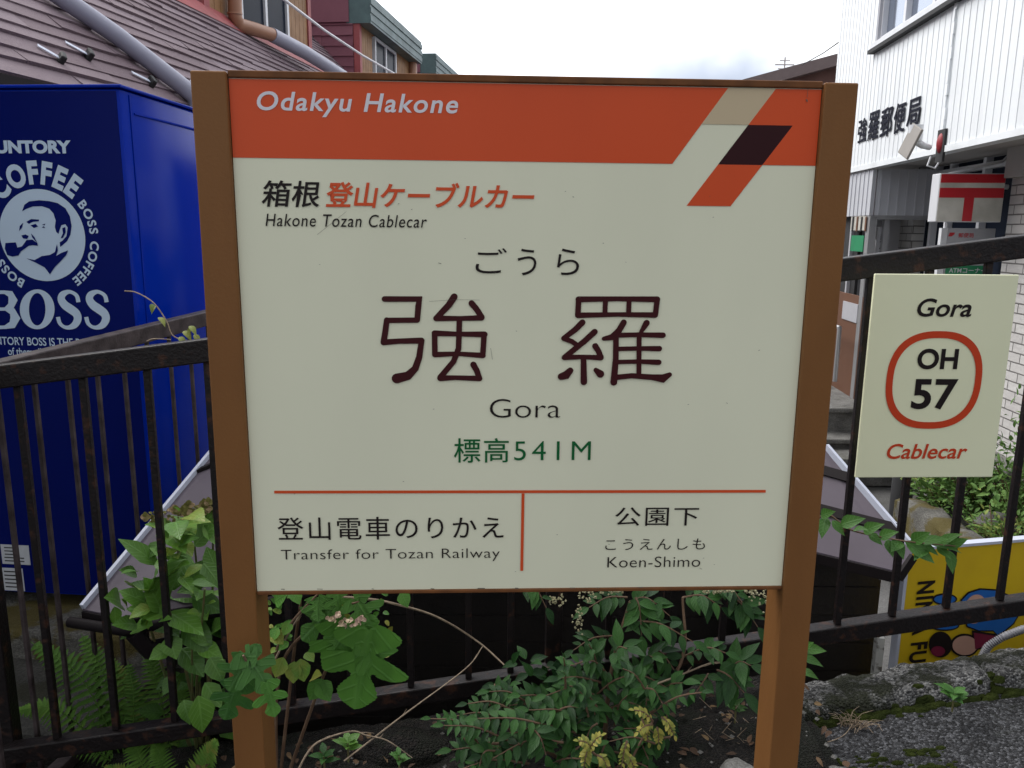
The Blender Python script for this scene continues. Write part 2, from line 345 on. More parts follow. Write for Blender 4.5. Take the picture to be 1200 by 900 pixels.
def arc_text(mb, P, body, c, rad, size, a0, a1, off=0.001, bold=0.0):
    """letters round a circle, clockwise from angle a0 to a1 (degrees, 0 = right), tops outward"""
    n = len(body)
    ws = []
    for ch in body:
        if ch == ' ': ws.append(0.45); continue
        vs, fs = text_mesh(ch, bold); xs = [v[0] for v in vs]; ws.append(max(xs) - min(xs) + 0.12)
    tot = sum(ws); acc = 0
    for ch, w in zip(body, ws):
        ang = R(a0 + (a1 - a0) * (acc + w / 2) / tot); acc += w
        if ch == ' ': continue
        vs, fs = text_mesh(ch, bold); xs = [v[0] for v in vs]; mx = (min(xs) + max(xs)) / 2
        out = V((math.cos(ang), math.sin(ang))); rt = V((out.y, -out.x)); k = size / 0.73
        kx = abs(R(a1 - a0)) * (rad + size * .4) / tot
        mb.add([P.pt(*(V(c) + rt * ((x - mx) * kx) + out * (rad + y * k)), off) for x, y in vs], fs)

# ================================================================= SETTING
SB = R(5); S5 = V((math.sin(SB), math.cos(SB), 0)); Q5 = V((-math.cos(SB), math.sin(SB), 0))
def slope_z(x, y=1.95): return 0.115 + 0.15 * max(-1.6, min(3.2, x))
M['street'] = concrete('street_concrete', (0.15, 0.147, 0.145, 1), 0.35, 170, 0.8, (0.05, 0.05, 0.035, 1), 0.12, white=0.04)
M['asphalt'] = concrete('exposed_aggregate', (0.066, 0.067, 0.072, 1), 0.8, 160, 2.6, (0.016, 0.019, 0.008, 1), 1.0, (0.022, 0.022, 0.023, 1), 0.585, 0.45)
M['kerb'] = concrete('mossy_kerb_concrete', (0.20, 0.198, 0.195, 1), 0.93, 150, 6.0, (0.013, 0.016, 0.005, 1), 1.0, (0.045, 0.045, 0.045, 1), 0.47, 0.2)
M['soil'] = concrete('dark_soil', (0.010, 0.0078, 0.0062, 1), 0.8, 190, 6, (0.007, 0.009, 0.004, 1), 0.9, (0.005, 0.004, 0.003, 1), 0.45, 0.6)
M['stone'] = concrete('mossy_stone', (0.15, 0.145, 0.13, 1), 0.9, 150, 4, (0.075, 0.058, 0.010, 1), 0.35, (0.10, 0.095, 0.085, 1), 0.44, 0.05)
M['rock'] = concrete('grey_rock', (0.19, 0.185, 0.175, 1), 0.4, 160, 4, (0.05, 0.05, 0.03, 1), 0.3, (0.14, 0.135, 0.125, 1), 0.55, 0.05)

mb = MB()   # street level sheet, out to the horizon
mb.flat([(-600, 2.6, -0.76), (600, 2.6, -0.76), (600, 1200, -0.76), (-600, 1200, -0.76)])
tag(mb.build('street', M['street']), kind='structure')

def n3(p, s): return mnoise.noise(V(p) * s)
mb = MB()   # the platform terrace we stand on, sloping up to the right
def fn(u, v):
    x = -2.2 + 6.5 * u; y = -5 + 6.93 * v
    return V((x, y, slope_z(x) + 0.006 * n3((x, y, 0), 5)))
mb.grid(fn, 60, 60)
mb.flat([(-60, -60, -.05), (-2.2, -60, -.05), (-2.2, 2.1, -.05), (-60, 2.1, -.05)])
mb.flat([(-2.2, -60, slope_z(-2.2) + .001), (4.3, -60, slope_z(4.3)), (4.3, -5, slope_z(4.3)), (-2.2, -5, slope_z(-2.2))])
mb.flat([(4.3, -60, .59), (60, -60, .59), (60, 2.1, .59), (4.3, 2.1, .59)])
tag(mb.build('platform_ground', M['asphalt'], smooth=50), kind='structure')

mb = MB()   # planting strip of dark soil in front of the fence, heaped and uneven
def fn(u, v):
    x = -2.2 + 3.02 * u; y = 1.52 + 0.66 * v
    h = 0.012 + 0.07 * math.sin(PI * min(1, v * 1.1)) + 0.03 * n3((x, y, 3), 7) + 0.012 * n3((x, y, 1), 24)
    return V((x, y, slope_z(x) + h - (0.05 if v > .97 or v < .02 or u > .985 else 0)))
mb.grid(fn, 110, 30)
tag(mb.build('planting_soil', M['soil'], smooth=60), kind='structure')

mb = MB()   # low ground behind the fence falling away to the shed and the street
def fn(u, v):
    x = -2.6 + 6.4 * u; y = 2.14 + 1.6 * v
    return V((x, y, -0.22 - 0.52 * min(1, v * 1.3) + 0.05 * n3((x, y, 0), 3) + 0.015 * n3((x, y, 5), 20)))
mb.grid(fn, 60, 24)
tag(mb.build('lower_ground', M['soil'], smooth=60), kind='structure')

# kerb and its retaining wall
mb = MB()
K0, K1 = 0.80, 4.3
def kp(u, prof):
    x = K0 + (K1 - K0) * u; by = 1.955 + 0.075 * (x - .8) * .9
    prof = prof % 8
    P8 = [(0.0, -0.02), (0.002, 0.030), (0.010, 0.060), (0.03, 0.066), (0.10, 0.054), (0.160, 0.034), (0.19, 0.0), (0.192, -0.95)]
    a, h = P8[prof]
    p = V((x, by - .035 + a, slope_z(x) + h - .015))
    w = 0.3 if prof in (0, 7) else 1
    p += V((0, .012 * n3(p, 9) * w + .006 * n3(p, 30) * w, .013 * n3(p, 5) * w + .010 * n3(p, 17) * w + .006 * n3(p, 45) * w - (.03 * max(0, 1 - abs(x - 1.33 - .12 * a) / .012) if 1 <= prof <= 6 else 0)))
    return p
nu = 260
vs = [kp(i / nu, j) for i in range(nu + 1) for j in range(8)]
mb.add(vs, [(i * 8 + j, (i + 1) * 8 + j, (i + 1) * 8 + j + 1, i * 8 + j + 1) for i in range(nu) for j in range(7)])
mb.flat([kp(0, j) for j in range(8)])
tag(mb.build('kerb', M['kerb'], smooth=60), kind='structure')

M['moss'] = mat('dark_moss', (0.016, 0.022, 0.006), 0.95, (0.035, 0.045, 0.010), 25, 0.9, 0.9, 140, spec=0.05)
mb = MB()   # cushions of moss along the foot and in the cracks of the kerb
MR = random.Random(11)
def cushion(c, r_):
    n = 9; vs = [V(c) + Z * r_ * .55]; 
    for k in (1, 2, 3):
        for j in range(n):
            a = 2 * PI * j / n; q = r_ * k / 3 * (1 + MR.uniform(-.18, .18)); vs.append(V(c) + V((math.cos(a) * q * 1.5, math.sin(a) * q * .7, r_ * .55 * (1 - (k / 3) ** 2) - (.01 if k == 3 else 0))))
    mb.add(vs, [(0, 1 + j, 1 + (j + 1) % n) for j in range(n)] + [(1 + k * n + j, 1 + (k + 1) * n + j, 1 + (k + 1) * n + (j + 1) % n, 1 + k * n + (j + 1) % n) for k in (0, 1) for j in range(n)])
for i in range(520):
    x = MR.uniform(.8, 2.6); dens = .5 + .5 * mnoise.noise(V((x * 3.5, 0, 0)))
    if MR.random() > dens + .15: continue
    y = 1.955 + .0675 * (x - .8) - .035 + MR.gauss(-.006, .010); cushion((x, y, slope_z(x) + .002 + max(0, (y - (1.92 + .0675 * (x - .8))) * 1.6)), MR.uniform(.006, .018))
for i in range(60):
    x = MR.gauss(1.36, .05); t = MR.random(); cushion((x + .1 * t, 1.925 + .0675 * (x - .8) + .15 * t, slope_z(x) + .042 - .02 * t), MR.uniform(.006, .014))
for i in range(110):
    x = MR.uniform(.8, 1.1); y = MR.uniform(1.66, 1.78); cushion((x, y, slope_z(x)), MR.uniform(.006, .014) * (1 if MR.random() < .6 else .6))
tag(mb.build('moss', M['moss'], smooth=80), 'dark green moss growing along the foot of the concrete kerb', 'moss', kind='stuff')
M['retaining'] = concrete('retaining_wall_concrete', (0.060, 0.058, 0.052, 1), 0.8, 150, 3, (0.02, 0.02, 0.01, 1), 0.25, None, 0.46, 0.04)
mb = MB()
vs = []
for i in range(21):
    x = -2.2 + 3.0 * i / 20; vs += [V((x, 2.16, slope_z(x) - .03)), V((x, 2.16, -1.0))]
mb.add(vs, [(2 * i, 2 * i + 1, 2 * i + 3, 2 * i + 2) for i in range(20)])
tag(mb.build('terrace_edge', M['retaining']), kind='structure')

mb = MB()   # wooded hills closing the far end of the street
def fn(u, v):
    x = -420 + 900 * u; y = 260 + 160 * v
    return V((x, y, -.8 + (30 + 14 * n3((x, 0, 0), .012) + 6 * n3((x, y, 0), .05)) * math.sin(PI * min(.5, v * .9)) ** .7))
mb.grid(fn, 160, 16)
tag(mb.build('hills', mat('wooded_hillside', (0.035, 0.06, 0.03), 0.9, (0.06, 0.085, 0.045), .3, 0.9, 0.8, .6, bdist=3)), kind='structure')

# ================================================================= STATION SIGN
_tl = at(222, 82, 1.40); _r = ray(1007, 97); _tr = CAM + _r * ((_tl.z - CAM.z) / _r.z)
SU = (_tr - _tl); SU.z = 0; SU.normalize()
SG = Plane(_tl, SU)                                  # front face plane of the two posts
PB = Plane(SG.pt(0, 0, -0.010), SU)                  # face of the panel, 10 mm behind the posts' face
uL0, uL1 = 0.0, SG.uv(264.5, 82).x
uR1 = SG.uv(1007, 97).x; uR0 = SG.uv(967, 96.5).x
ctr = SG.pt((uL0 + uR1) / 2, 0); 
sign = thing('station_sign', (ctr.x, ctr.y, 0.12), 'large cream station name board with an orange top band between two brown posts', 'station sign')
for a, b in ((uL0, uL1), (uR0, uR1)):
    c = SG.pt((a + b) / 2, 0); foot = slope_z(c.x) - 0.25
    mb = MB(); top = c.z; mb.box(SG.pt((a + b) / 2, (foot - top) / 2, -0.0425), (b - a, top - foot, 0.085), SG.axes(), 0.003)
    mb.build('post', M['brown'], sign)
vT = PB.uv(600, 97.5).y; vTop = PB.uv(600, 88.5).y; vB = PB.uv(600, 689.5).y; vBot = PB.uv(600, 693.5).y
um = (uL1 + uR0) / 2; uw = uR0 - uL1 - 0.002
mb = MB(); mb.box(PB.pt(um, (vT + vB) / 2, -0.0125), (uw, vT - vB, 0.025), PB.axes()); panel = mb.build('panel', M['cream'], sign)
mb = MB(); mb.box(PB.pt(um, (vTop + vT) / 2, -0.012), (uw, vTop - vT - .0005, 0.034), PB.axes(), 0.002); mb.build('top_rail', M['brown2'], sign)
mb = MB(); mb.box(PB.pt(um, (vBot + vB) / 2, -0.012), (uw, vB - vBot - .0005, 0.032), PB.axes(), 0.0015); mb.build('bottom_rail', M['brown2'], sign)
for uu in (uL1 + .045, uR0 - .045):                  # the rear brackets that carry the panel
    mb = MB(); mb.box(PB.pt(uu - (.02 if uu < um else -.02), (vT + vB) / 2, -0.045), (0.04, vT - vB - .06, 0.03), PB.axes()); mb.build('rear_bracket', M['brown2'], sign)

def ppoly(P, pts, off): return [P.pt(*P.uv(*q), off) for q in pts]
l_u, r_u = uL1 + .0012, uR0 - .0012
vb = PB.uv(600, 189.3).y                             # lower edge of the orange band
eL = PB.uv(857, 98); eL2 = PB.uv(787, 193); eR = PB.uv(913, 99); eR2 = PB.uv(841, 194.2); eR3 = PB.uv(804.5, 241)
dm = [PB.uv(878, 146.2), PB.uv(929.5, 147.5), PB.uv(894, 194.8), PB.uv(841, 194.2)]
lo = [PB.uv(841, 194.2), PB.uv(894, 194.8), PB.uv(856.5, 241.8), PB.uv(804.5, 241)]
tp = vT - .0012; vm = (dm[0].y + dm[1].y) / 2; vb2 = vb; vlo = (lo[2].y + lo[3].y) / 2
def lerp(a, b, y): k = (y - a.y) / (b.y - a.y); return a.x + (b.x - a.x) * k
XL = lambda y: lerp(eL, eL2, y); XR = lambda y: lerp(eR, eR3, y); WD = ((dm[1].x - dm[0].x) + (lo[2].x - lo[3].x)) / 2
o1 = 0.0008
mb = MB()
mb.flat([PB.pt(*q, o1) for q in [(l_u, vb2), (XL(vb2), vb2), (XL(tp), tp), (l_u, tp)]])
mb.flat([PB.pt(*q, o1) for q in [(XR(vm), vm), (XR(vm) + WD, vm), (XR(vb2) + WD, vb2), (r_u, vb2), (r_u, tp), (XR(tp), tp)]])
mb.flat([PB.pt(*q, o1) for q in [(XR(vlo), vlo), (XR(vlo) + WD, vlo), (XR(vb2) + WD, vb2 - .0001), (XR(vb2), vb2 - .0001)]])
mb.build('orange_band', M['orange'], panel)
mb = MB(); mb.flat([PB.pt(*q, o1) for q in [(XL(vm), vm), (XR(vm), vm), (XR(tp), tp), (XL(tp), tp)]]); mb.build('tan_stripe', M['tan'], panel)
mb = MB(); mb.flat([PB.pt(*q, o1) for q in [(XR(vb2), vb2), (XR(vb2) + WD, vb2), (XR(vm) + WD, vm), (XR(vm), vm)]]); mb.build('maroon_stripe', M['maroon'], panel)

o2 = 0.0016
mb = MB(); line_text(mb, PB, 'Odakyu Hakone', (302, 136.2), (537, 140.0), (302, 106.8), o2, bold=0.016, shear=0.2, space=1.12); mb.build('lettering', M['white'], panel)
lines(PB, M['black'], panel, [('箱根', (307, 242.3), (375.5, 243.2), (307, 211), dict(bold=0.012, shear=0.16)), ('Hakone Tozan Cablecar', (311.5, 265.0), (500.5, 267.0), (311.5, 250.2), dict(bold=0.002, shear=0.2, space=1.1))], o2)
lines(PB, M['orange'], panel, [('登山ケーブルカー', (382, 243.0), (626, 245.8), (382, 212.3), dict(bold=0.020, shear=0.18))], o2)
mb = MB()
for ch_, *bx_ in (('ご', 557.3, 290.7, 594, 320.3), ('う', 606.5, 291.5, 628.5, 322.6), ('ら', 652.7, 291.2, 678.6, 322.2)):
    mb = MB(); fit_text(mb, PB, ch_, *bx_, o2, bold=-.002); mb.build('lettering', M['black'], panel)
lines(PB, M['black'], panel, [('Gora', (574, 489.2), (656.5, 489.4), (574, 467.2), dict(bold=-.012)), ('登山電車のりかえ', (326, 632.2), (590, 631.6), (326, 605.4), dict(bold=0.002, space=1.15)),
 ('Transfer for Tozan Railway', (330, 658.6), (585.5, 657.4), (330, 643.4), dict(bold=-.010, space=1.05)), ('公園下', (720.4, 615.8), (818, 615.8), (720.4, 594), dict(bold=0.002, space=1.12)),
 ('こうえんしも', (709, 644.0), (825.6, 644.0), (709, 631), dict(bold=-.004, space=1.2)), ('Koen-Shimo', (711.5, 664.3), (820, 664.3), (711.5, 651.8), dict(bold=-.008, space=1.04))], o2)
lines(PB, M['green'], panel, [('標高', (532, 542), (596, 541.8), (532, 513.2), dict(bold=0.005, space=1.1)), ('541M', (602.5, 539.2), (691.8, 539.2), (602.5, 516.6), dict(bold=-.004, space=1.25))], o2)
mb = MB()
mb.flat(ppoly(PB, [(321.5, 578), (897, 577), (897, 573.8), (321.5, 574.8)], o2)); mb.build('divider_line', M['orange'], panel); mb = MB(); mb.flat(ppoly(PB, [(609.7, 668.5), (613.0, 668.5), (614.6, 577.9), (611.2, 577.9)], o2))
mb.build('divider_line', M['orange'], panel)
# the two big characters, drawn stroke by stroke in rounded clerical style
def K(pts): return [tuple(PB.uv(420 + x / 3.0, 280 + y / 3.0)) for x, y in pts]
kk = (PB.uv(520, 400) - PB.uv(420, 400)).length / 300.0
ST = [([(92, 211), (214, 211), (211, 235), (207, 284)], [20, 20, 21, 20]), ([(100, 286), (207, 285)], 19), ([(100, 285), (95, 325), (89, 363)], [20, 21, 22]),
 ([(90, 363), (140, 359), (222, 357)], [21, 19, 22]), ([(222, 360), (214, 415), (200, 455), (175, 480), (135, 490)], [20, 22, 24, 30, 36]),
 ([(337, 203), (318, 232), (273, 279)], [24, 23, 20]), ([(273, 279), (360, 279), (433, 277)], [20, 17, 20]), ([(398, 226), (415, 246), (434, 275)], [22, 21, 20]),
 ([(355, 282), (354, 330), (352, 385), (335, 430), (288, 486)], [20, 20, 20, 20, 21]),
 ([(268, 331), (350, 334), (444, 335)], [21, 17, 21]), ([(442, 335), (437, 409)], [20, 20]), ([(268, 333), (269, 406)], [20, 20]), ([(269, 406), (350, 403), (438, 409)], [20, 16, 20]),
 ([(288, 489), (340, 487), (426, 490)], [22, 17, 20]), ([(404, 441), (416, 462), (425, 488)], [22, 21, 20]),
 ([(773, 212), (910, 210), (1050, 212)], [21, 17, 21]), ([(1050, 212), (1043, 267)], [20, 20]), ([(774, 213), (771, 268)], [20, 20]), ([(771, 268), (910, 265), (1043, 267)], [20, 16, 20]),
 ([(868, 213), (866, 266)], 18), ([(951, 213), (949, 266)], 18),
 ([(787, 293), (762, 318), (721, 349)], [22, 21, 18]), ([(721, 349), (750, 360), (768, 372)], [18, 18, 17]), ([(830, 326), (795, 358), (724, 416)], [22, 21, 20]),
 ([(724, 416), (790, 414), (852, 417)], [20, 16, 20]), ([(832, 376), (843, 393), (852, 415)], [22, 20, 20]), ([(791, 420), (792, 502)], [20, 24]),
 ([(744, 462), (730, 478), (713, 483)], [23, 29, 26]), ([(834, 460), (850, 474)], [17, 28]),
 ([(932, 293), (915, 322), (890, 345), (862, 350)], [22, 22, 22, 15]), ([(905, 333), (904, 420), (897, 503)], [20, 21, 25]), ([(1012, 295), (992, 328)], [23, 14]),
 ([(905, 338), (985, 336), (1070, 338)], [18, 17, 20]), ([(905, 386), (985, 384), (1057, 385)], [16, 16, 20]), ([(905, 432), (985, 430), (1055, 433)], [16, 16, 20]),
 ([(903, 486), (960, 480), (1030, 485), (1070, 490), (1093, 476)], [20, 19, 21, 30, 17]), ([(986, 340), (985, 482)], 18)]
mb = MB()
for i, (pts, w) in enumerate(ST):
    if i == 15: mb.build('big_lettering', M['maroontext'], panel); mb = MB()
    w = [q * kk for q in w] if isinstance(w, list) else w * kk
    mb.stroke(PB, K(pts), w, o2 + i * 0.00003)
mb.build('big_lettering', M['maroontext'], panel)
CH = random.Random(3)
SCUFFS = [([(x, 688.6 - .004 * x + 2.6), (x + CH.uniform(2, 9), 688.6 - .004 * x + 2.6 + CH.uniform(-.3, .4))], CH.uniform(.0008, .0022)) for x in (330, 372, 436, 505, 560, 604, 668, 700, 748, 792, 830, 880)] + [([(x, y), (x + 1.2, y + CH.uniform(-.8, .8))], CH.uniform(.0005, .001)) for x, y in [(CH.uniform(290, 910), CH.uniform(210, 670)) for _ in range(26)]]
M['scuff'] = mat('scuff', (0.12, 0.11, 0.09), 0.7)
mb = MB()   # rust run and a few scuffs
for pts, w in (([(946.5, 101), (945.5, 114)], .0006), ([(944.5, 117), (945.5, 119)], .0022), ([(372, 275), (406, 248)], .0004), ([(503, 353), (535, 351), (562, 351.5)], .0004), ([(575, 408), (577, 421)], .0006), ([(514, 308), (517, 309)], .001), ) + tuple(SCUFFS):
    mb.stroke(PB, [tuple(PB.uv(*q)) for q in pts], w, o2 + .0006, cap=2); mb.build('scuff', M['scuff'], panel); mb = MB()

# ================================================================= FRONT FENCE
FA, FB = V((-1.296, 1.95, 0)), V((1.33, 2.08, 0))
FU = (FB - FA).normalized(); FP = Plane(FA, FU)
tE = [FP.uv(0, 428), FP.uv(1200, 276)]; bE = [FP.uv(22, 876), FP.uv(1200, 703)]
def ftop(u): return tE[0].y + (tE[1].y - tE[0].y) * (u - tE[0].x) / (tE[1].x - tE[0].x)
def fbot(u): return bE[0].y + (bE[1].y - bE[0].y) * (u - bE[0].x) / (bE[1].x - bE[0].x)
fence = thing('railing', FP.pt(1.3, 0.25), 'dark brown steel bar railing running behind the station board, nearest fence', 'railing')
u0, u1 = -0.95, 4.2
RH, BH = 0.060, 0.050
mb = MB(); mb.span(FP.pt(u0, ftop(u0) - RH / 2, -.02), FP.pt(u1, ftop(u1) - RH / 2, -.02), (0.045, RH), bev=.004); mb.build('top_rail', M['fence'], fence)
mb = MB(); mb.span(FP.pt(u0, fbot(u0) - BH / 2, -.02), FP.pt(u1, fbot(u1) - BH / 2, -.02), (0.045, BH), bev=.004); mb.build('bottom_rail', M['fence'], fence)
bars = [FP.uv(*q).x for q in ((17, 465), (95, 470), (170, 450), (337, 740), (408, 740), (480, 740), (549, 740), (783, 720), (851, 710), (1001, 565), (1067, 565), (1132, 565), (1197, 560))]
posts = [FP.uv(651, 740).x, FP.uv(2, 840).x - .02]
bars += [FP.uv(243, 470).x, FP.uv(599, 740).x, FP.uv(715, 730).x, FP.uv(925, 700).x]
b = max(bars)
while b < u1 - .3: b += 0.152; bars.append(b)
b = min(bars + posts)
while b > u0 + .2: b -= 0.165; bars.append(b)
for u in bars:
    mb = MB(); zt, zb = ftop(u) - RH - .0005, fbot(u) + .0005
    mb.box(FP.pt(u, (zt + zb) / 2, -.02), (0.018, zt - zb, 0.018), FP.axes(), .0025); mb.build('bar', M['fence'], fence)
for u in posts + [FP.uv(1330, 600).x + .3]:
    mb = MB(); zt = ftop(u) - RH - .0005; c = FP.pt(u, 0); g = slope_z(c.x) - .45
    mb.box(FP.pt(u, (zt + g) / 2, -.055), (0.045, zt - g, 0.045), FP.axes(), .003); mb.build('post', M['fence'], fence)

# route plate hung on the fence
M['plate'] = mat('cream_plate', (0.80, 0.81, 0.575), 0.4, (0.75, 0.765, 0.535), 4, 0.6, 0.02, 7, spec=0.22)
HP = Plane(at(1014, 441, 1.955), SU)
q = [HP.uv(1025, 322), HP.uv(1196, 321), HP.uv(1162, 559), HP.uv(1003, 560)]
hu0, hu1 = (q[0].x + q[3].x) / 2, (q[1].x + q[2].x) / 2; hv0, hv1 = (q[2].y + q[3].y) / 2, (q[0].y + q[1].y) / 2
plate = thing('route_plate', HP.pt((hu0 + hu1) / 2, hv0, 0), 'small cream plate with a red ring and route number, fixed to the brown railing', 'sign')
mb = MB(); mb.box(HP.pt((hu0 + hu1) / 2, (hv0 + hv1) / 2, -.004), (hu1 - hu0, hv1 - hv0, .008), HP.axes(), .002); pl = mb.build('panel', M['plate'], plate)
for uu in (hu0 + .09, hu1 - .09):
    mb = MB(); mb.box(HP.pt(uu, (hv0 + hv1) / 2 + .12, -.014), (.03, .03, .02), HP.axes()); mb.build('clamp', M['fence'], plate)
lines(HP, M['black'], pl, [('Gora', (1073.6, 371.3), (1137.5, 371.3), (1073.6, 349.6), dict(bold=.016, shear=.2)), ('OH', (1073.4, 432.8), (1121, 432.8), (1073.4, 408.4), dict(bold=.028)), ('57', (1066.6, 479.8), (1118.8, 479.8), (1066.6, 444), dict(bold=.024))], .0015)
M['red'] = mat('red_print', (0.56, 0.058, 0.020), 0.4, None, 8, 0.15, spec=0.15)
mb = MB(); line_text(mb, HP, 'Cablecar', (1038.3, 537.6), (1132.2, 537.6), (1038.3, 519.8), .0015, bold=.014, shear=.2); mb.build('lettering', M['red'], pl)
c = HP.uv(1094.2, 445.8); ra = (HP.uv(1150.5, 440) - HP.uv(1037.8, 448)).x / 2; rb = (HP.uv(1094, 388.6).y - HP.uv(1094, 503).y) / 2
mb = MB(); ring = []
for i in range(72):
    t = 2 * PI * i / 72; ct, st = math.cos(t), math.sin(t); e = 2 / 2.45
    ring.append((math.copysign(abs(ct) ** e, ct), math.copysign(abs(st) ** e, st)))
tk = .0175
vs = [HP.pt(c.x + x * ra, c.y + y * rb, .0015) for x, y in ring] + [HP.pt(c.x + x * (ra - tk), c.y + y * (rb - tk), .0015) for x, y in ring]
mb.add(vs, [(i, (i + 1) % 72, 72 + (i + 1) % 72, 72 + i) for i in range(72)]); mb.build('ring', M['red'], pl)

# ================================================================= SECOND FENCE beside the vending machine
GA, GB = V((-1.345, 2.08, 0)), V((-1.19, 3.05, 0))
GU = (GB - GA).normalized(); GP = Plane(GA, GU)
g0, g1 = GP.uv(0, 421), GP.uv(238, 364)
gz = lambda u: g0.y + (g1.y - g0.y) * (u - g0.x) / (g1.x - g0.x)
side = thing('railing', GP.pt(.5, -.6), 'weathered bar railing going back beside the blue vending machine', 'railing')
mb = MB(); mb.span(GP.pt(-.9, gz(-.9) - .03), GP.pt(1.3, gz(1.3) - .03), (.045, .055), bev=.004); mb.build('top_rail', M['fence2'], side)
mb = MB(); mb.span(GP.pt(-.9, gz(-.9) - 1.25), GP.pt(1.3, gz(1.3) - 1.25), (.04, .04), bev=.004); mb.build('bottom_rail', M['fence2'], side)
for i in range(17):
    u = -.84 + .13 * i; mb = MB(); zt, zb = gz(u) - .058, gz(u) - 1.2295
    mb.box(GP.pt(u, (zt + zb) / 2), (.012, zt - zb, .012), GP.axes(), .002); mb.build('bar', M['fence2'], side)
for u in (-.9, 1.28):
    mb = MB(); mb.box(GP.pt(u, gz(u) - .8 - .06, 0), (.04, 1.6, .04), GP.axes(), .003); mb.build('post', M['fence2'], side)

# ================================================================= VENDING MACHINE
M['vend'] = mat('blue_vending_enamel', (0.001, 0.022, 0.32), 0.13, (0.001, 0.018, 0.28), 3, 0.5, 0.06, 4, spec=0.08)
M['navy'] = mat('navy_film', (0.001, 0.0065, 0.115), 0.3, (0.001, 0.0055, 0.095), 3, 0.5, 0.01, 5, spec=0.08)
M['vendtext'] = mat('pale_blue_vinyl', (0.50, 0.62, 0.76), 0.5, None, 8, 0.15)
M['dark'] = mat('black_plastic', (0.012, 0.012, 0.013), 0.6)
M['label'] = mat('paper_label', (0.55, 0.57, 0.6), 0.6, None, 60, 0.4)
VU = V((math.cos(SB), -math.sin(SB), 0)); vc = at(140, 103, 2.9); VP = Plane((vc.x, vc.y, 0), VU)
vzt = vc.z; vzb = onp(183, 703, VP.P, VP.N).z; VW, VD = 1.25, 0.76
vend = thing('vending_machine', VP.pt(-VW / 2, vzb, -VD / 2), 'tall blue vending machine with a pipe smoker emblem in a pale disc', 'vending machine')
mb = MB(); mb.box(VP.pt(-VW / 2, (vzt + vzb) / 2, -VD / 2), (VW, vzt - vzb, VD), VP.axes(), .012); vb_ = mb.build('body', M['vend'], vend, smooth=30)
mb = MB(); mb.box(VP.pt(-VW / 2 - .004, (vzt + vzb) / 2, .0005), (VW - .02, vzt - vzb - .02, .003), VP.axes()); mb.build('front_panel', M['navy'], vend)
mb = MB()   # thin folded edges and seams of the sheet metal
mb.box(VP.pt(.0015, (vzt + vzb) / 2, -.055), (.005, vzt - vzb - .03, .006), VP.axes()); mb.box(VP.pt(.0015, vzt - .075, -VD / 2 - .02), (.006, .006, VD - .12), VP.axes())
mb.box(VP.pt(.0015, (vzt + vzb) / 2, -VD + .05), (.005, vzt - vzb - .05, .006), VP.axes()); mb.box(VP.pt(-VW / 2, vzt + .006, -VD / 2), (VW + .02, .012, VD + .02), VP.axes(), .004)
mb.build('edge_trim', M['vend'], vend)
for uu, dd in ((-.1, -.08), (-.1, -VD + .08), (-VW + .1, -.08), (-VW + .1, -VD + .08)):
    mb = MB(); p = VP.pt(uu, vzb, dd); mb.tube([p - Z * .05, p], .03, 10); mb.build('foot', M['dark'], vend)
vo = .0030
mb = MB(); fit_text(mb, VP, 'SUNTORY', -15, 164.5, 84, 180, vo, bold=.05); mb.build('lettering', M['vendtext'], vb_)
ec = VP.uv(50, 276); er = (VP.uv(100, 276) - VP.uv(0, 276)).length / 2; f = er / 50
mb = MB(); arc_text(mb, VP, 'COFFEE', ec, er * 1.13, er * .47, 140, 45, vo, bold=.05); mb.build('lettering', M['vendtext'], vb_)
mb = MB(); arc_text(mb, VP, 'BOSS COFFEE', ec, er * 1.12, er * .2, 38, -58, vo, bold=.03); mb.build('lettering', M['vendtext'], vb_)
mb = MB(); arc_text(mb, VP, 'BOSS COFFEE', ec, er * 1.12, er * .2, 243, 148, vo, bold=.03); mb.build('lettering', M['vendtext'], vb_)
mb = MB(); fit_text(mb, VP, 'SUNTORY BOSS IS THE BOSS', -16, 395.5, 112, 405, vo, bold=.012); mb.build('lettering', M['vendtext'], vb_)
mb = MB(); fit_text(mb, VP, 'of them all since 1992', 10, 408, 92, 417, vo, bold=.012); mb.build('lettering', M['vendtext'], vb_)
# BOSS in heavy serif letters: stems, bowls and swelling S curves
def VK(pts): return [tuple(VP.uv(x / 3.0, 150 + y / 3.0)) for x, y in pts]
kv = f / 3.0
mb = MB()
def vst(pts, w): mb.stroke(VP, VK(pts), [q * kv for q in w], vo + len(mb.f) * .000004, cap=0)
for ox in (0,):
    vst([(-28, 572), (-28, 706)], [30, 30]); vst([(-50, 578), (20, 577)], [12, 12]); vst([(-50, 701), (25, 700)], [12, 12]); vst([(-20, 637), (25, 636)], [11, 11])
    vst([(18, 577), (38, 583), (48, 604), (40, 626), (20, 636)], [12, 22, 30, 22, 10]); vst([(20, 636), (45, 644), (56, 667), (45, 692), (20, 700)], [10, 24, 32, 24, 12])
mb.build('lettering', M['vendtext'], vb_); mb = MB()
n = 40; ccx, ccy = 133, 637
o_ = [(ccx + 61 * math.cos(2 * PI * i / n), ccy + 70 * math.sin(2 * PI * i / n)) for i in range(n)]; i_ = [(ccx + 29 * math.cos(2 * PI * i / n), ccy + 57 * math.sin(2 * PI * i / n)) for i in range(n)]
mb.add([VP.pt(*p, vo + .0004) for p in VK(o_ + i_)], [(i, (i + 1) % n, n + (i + 1) % n, n + i) for i in range(n)])
mb.build('lettering', M['vendtext'], vb_)
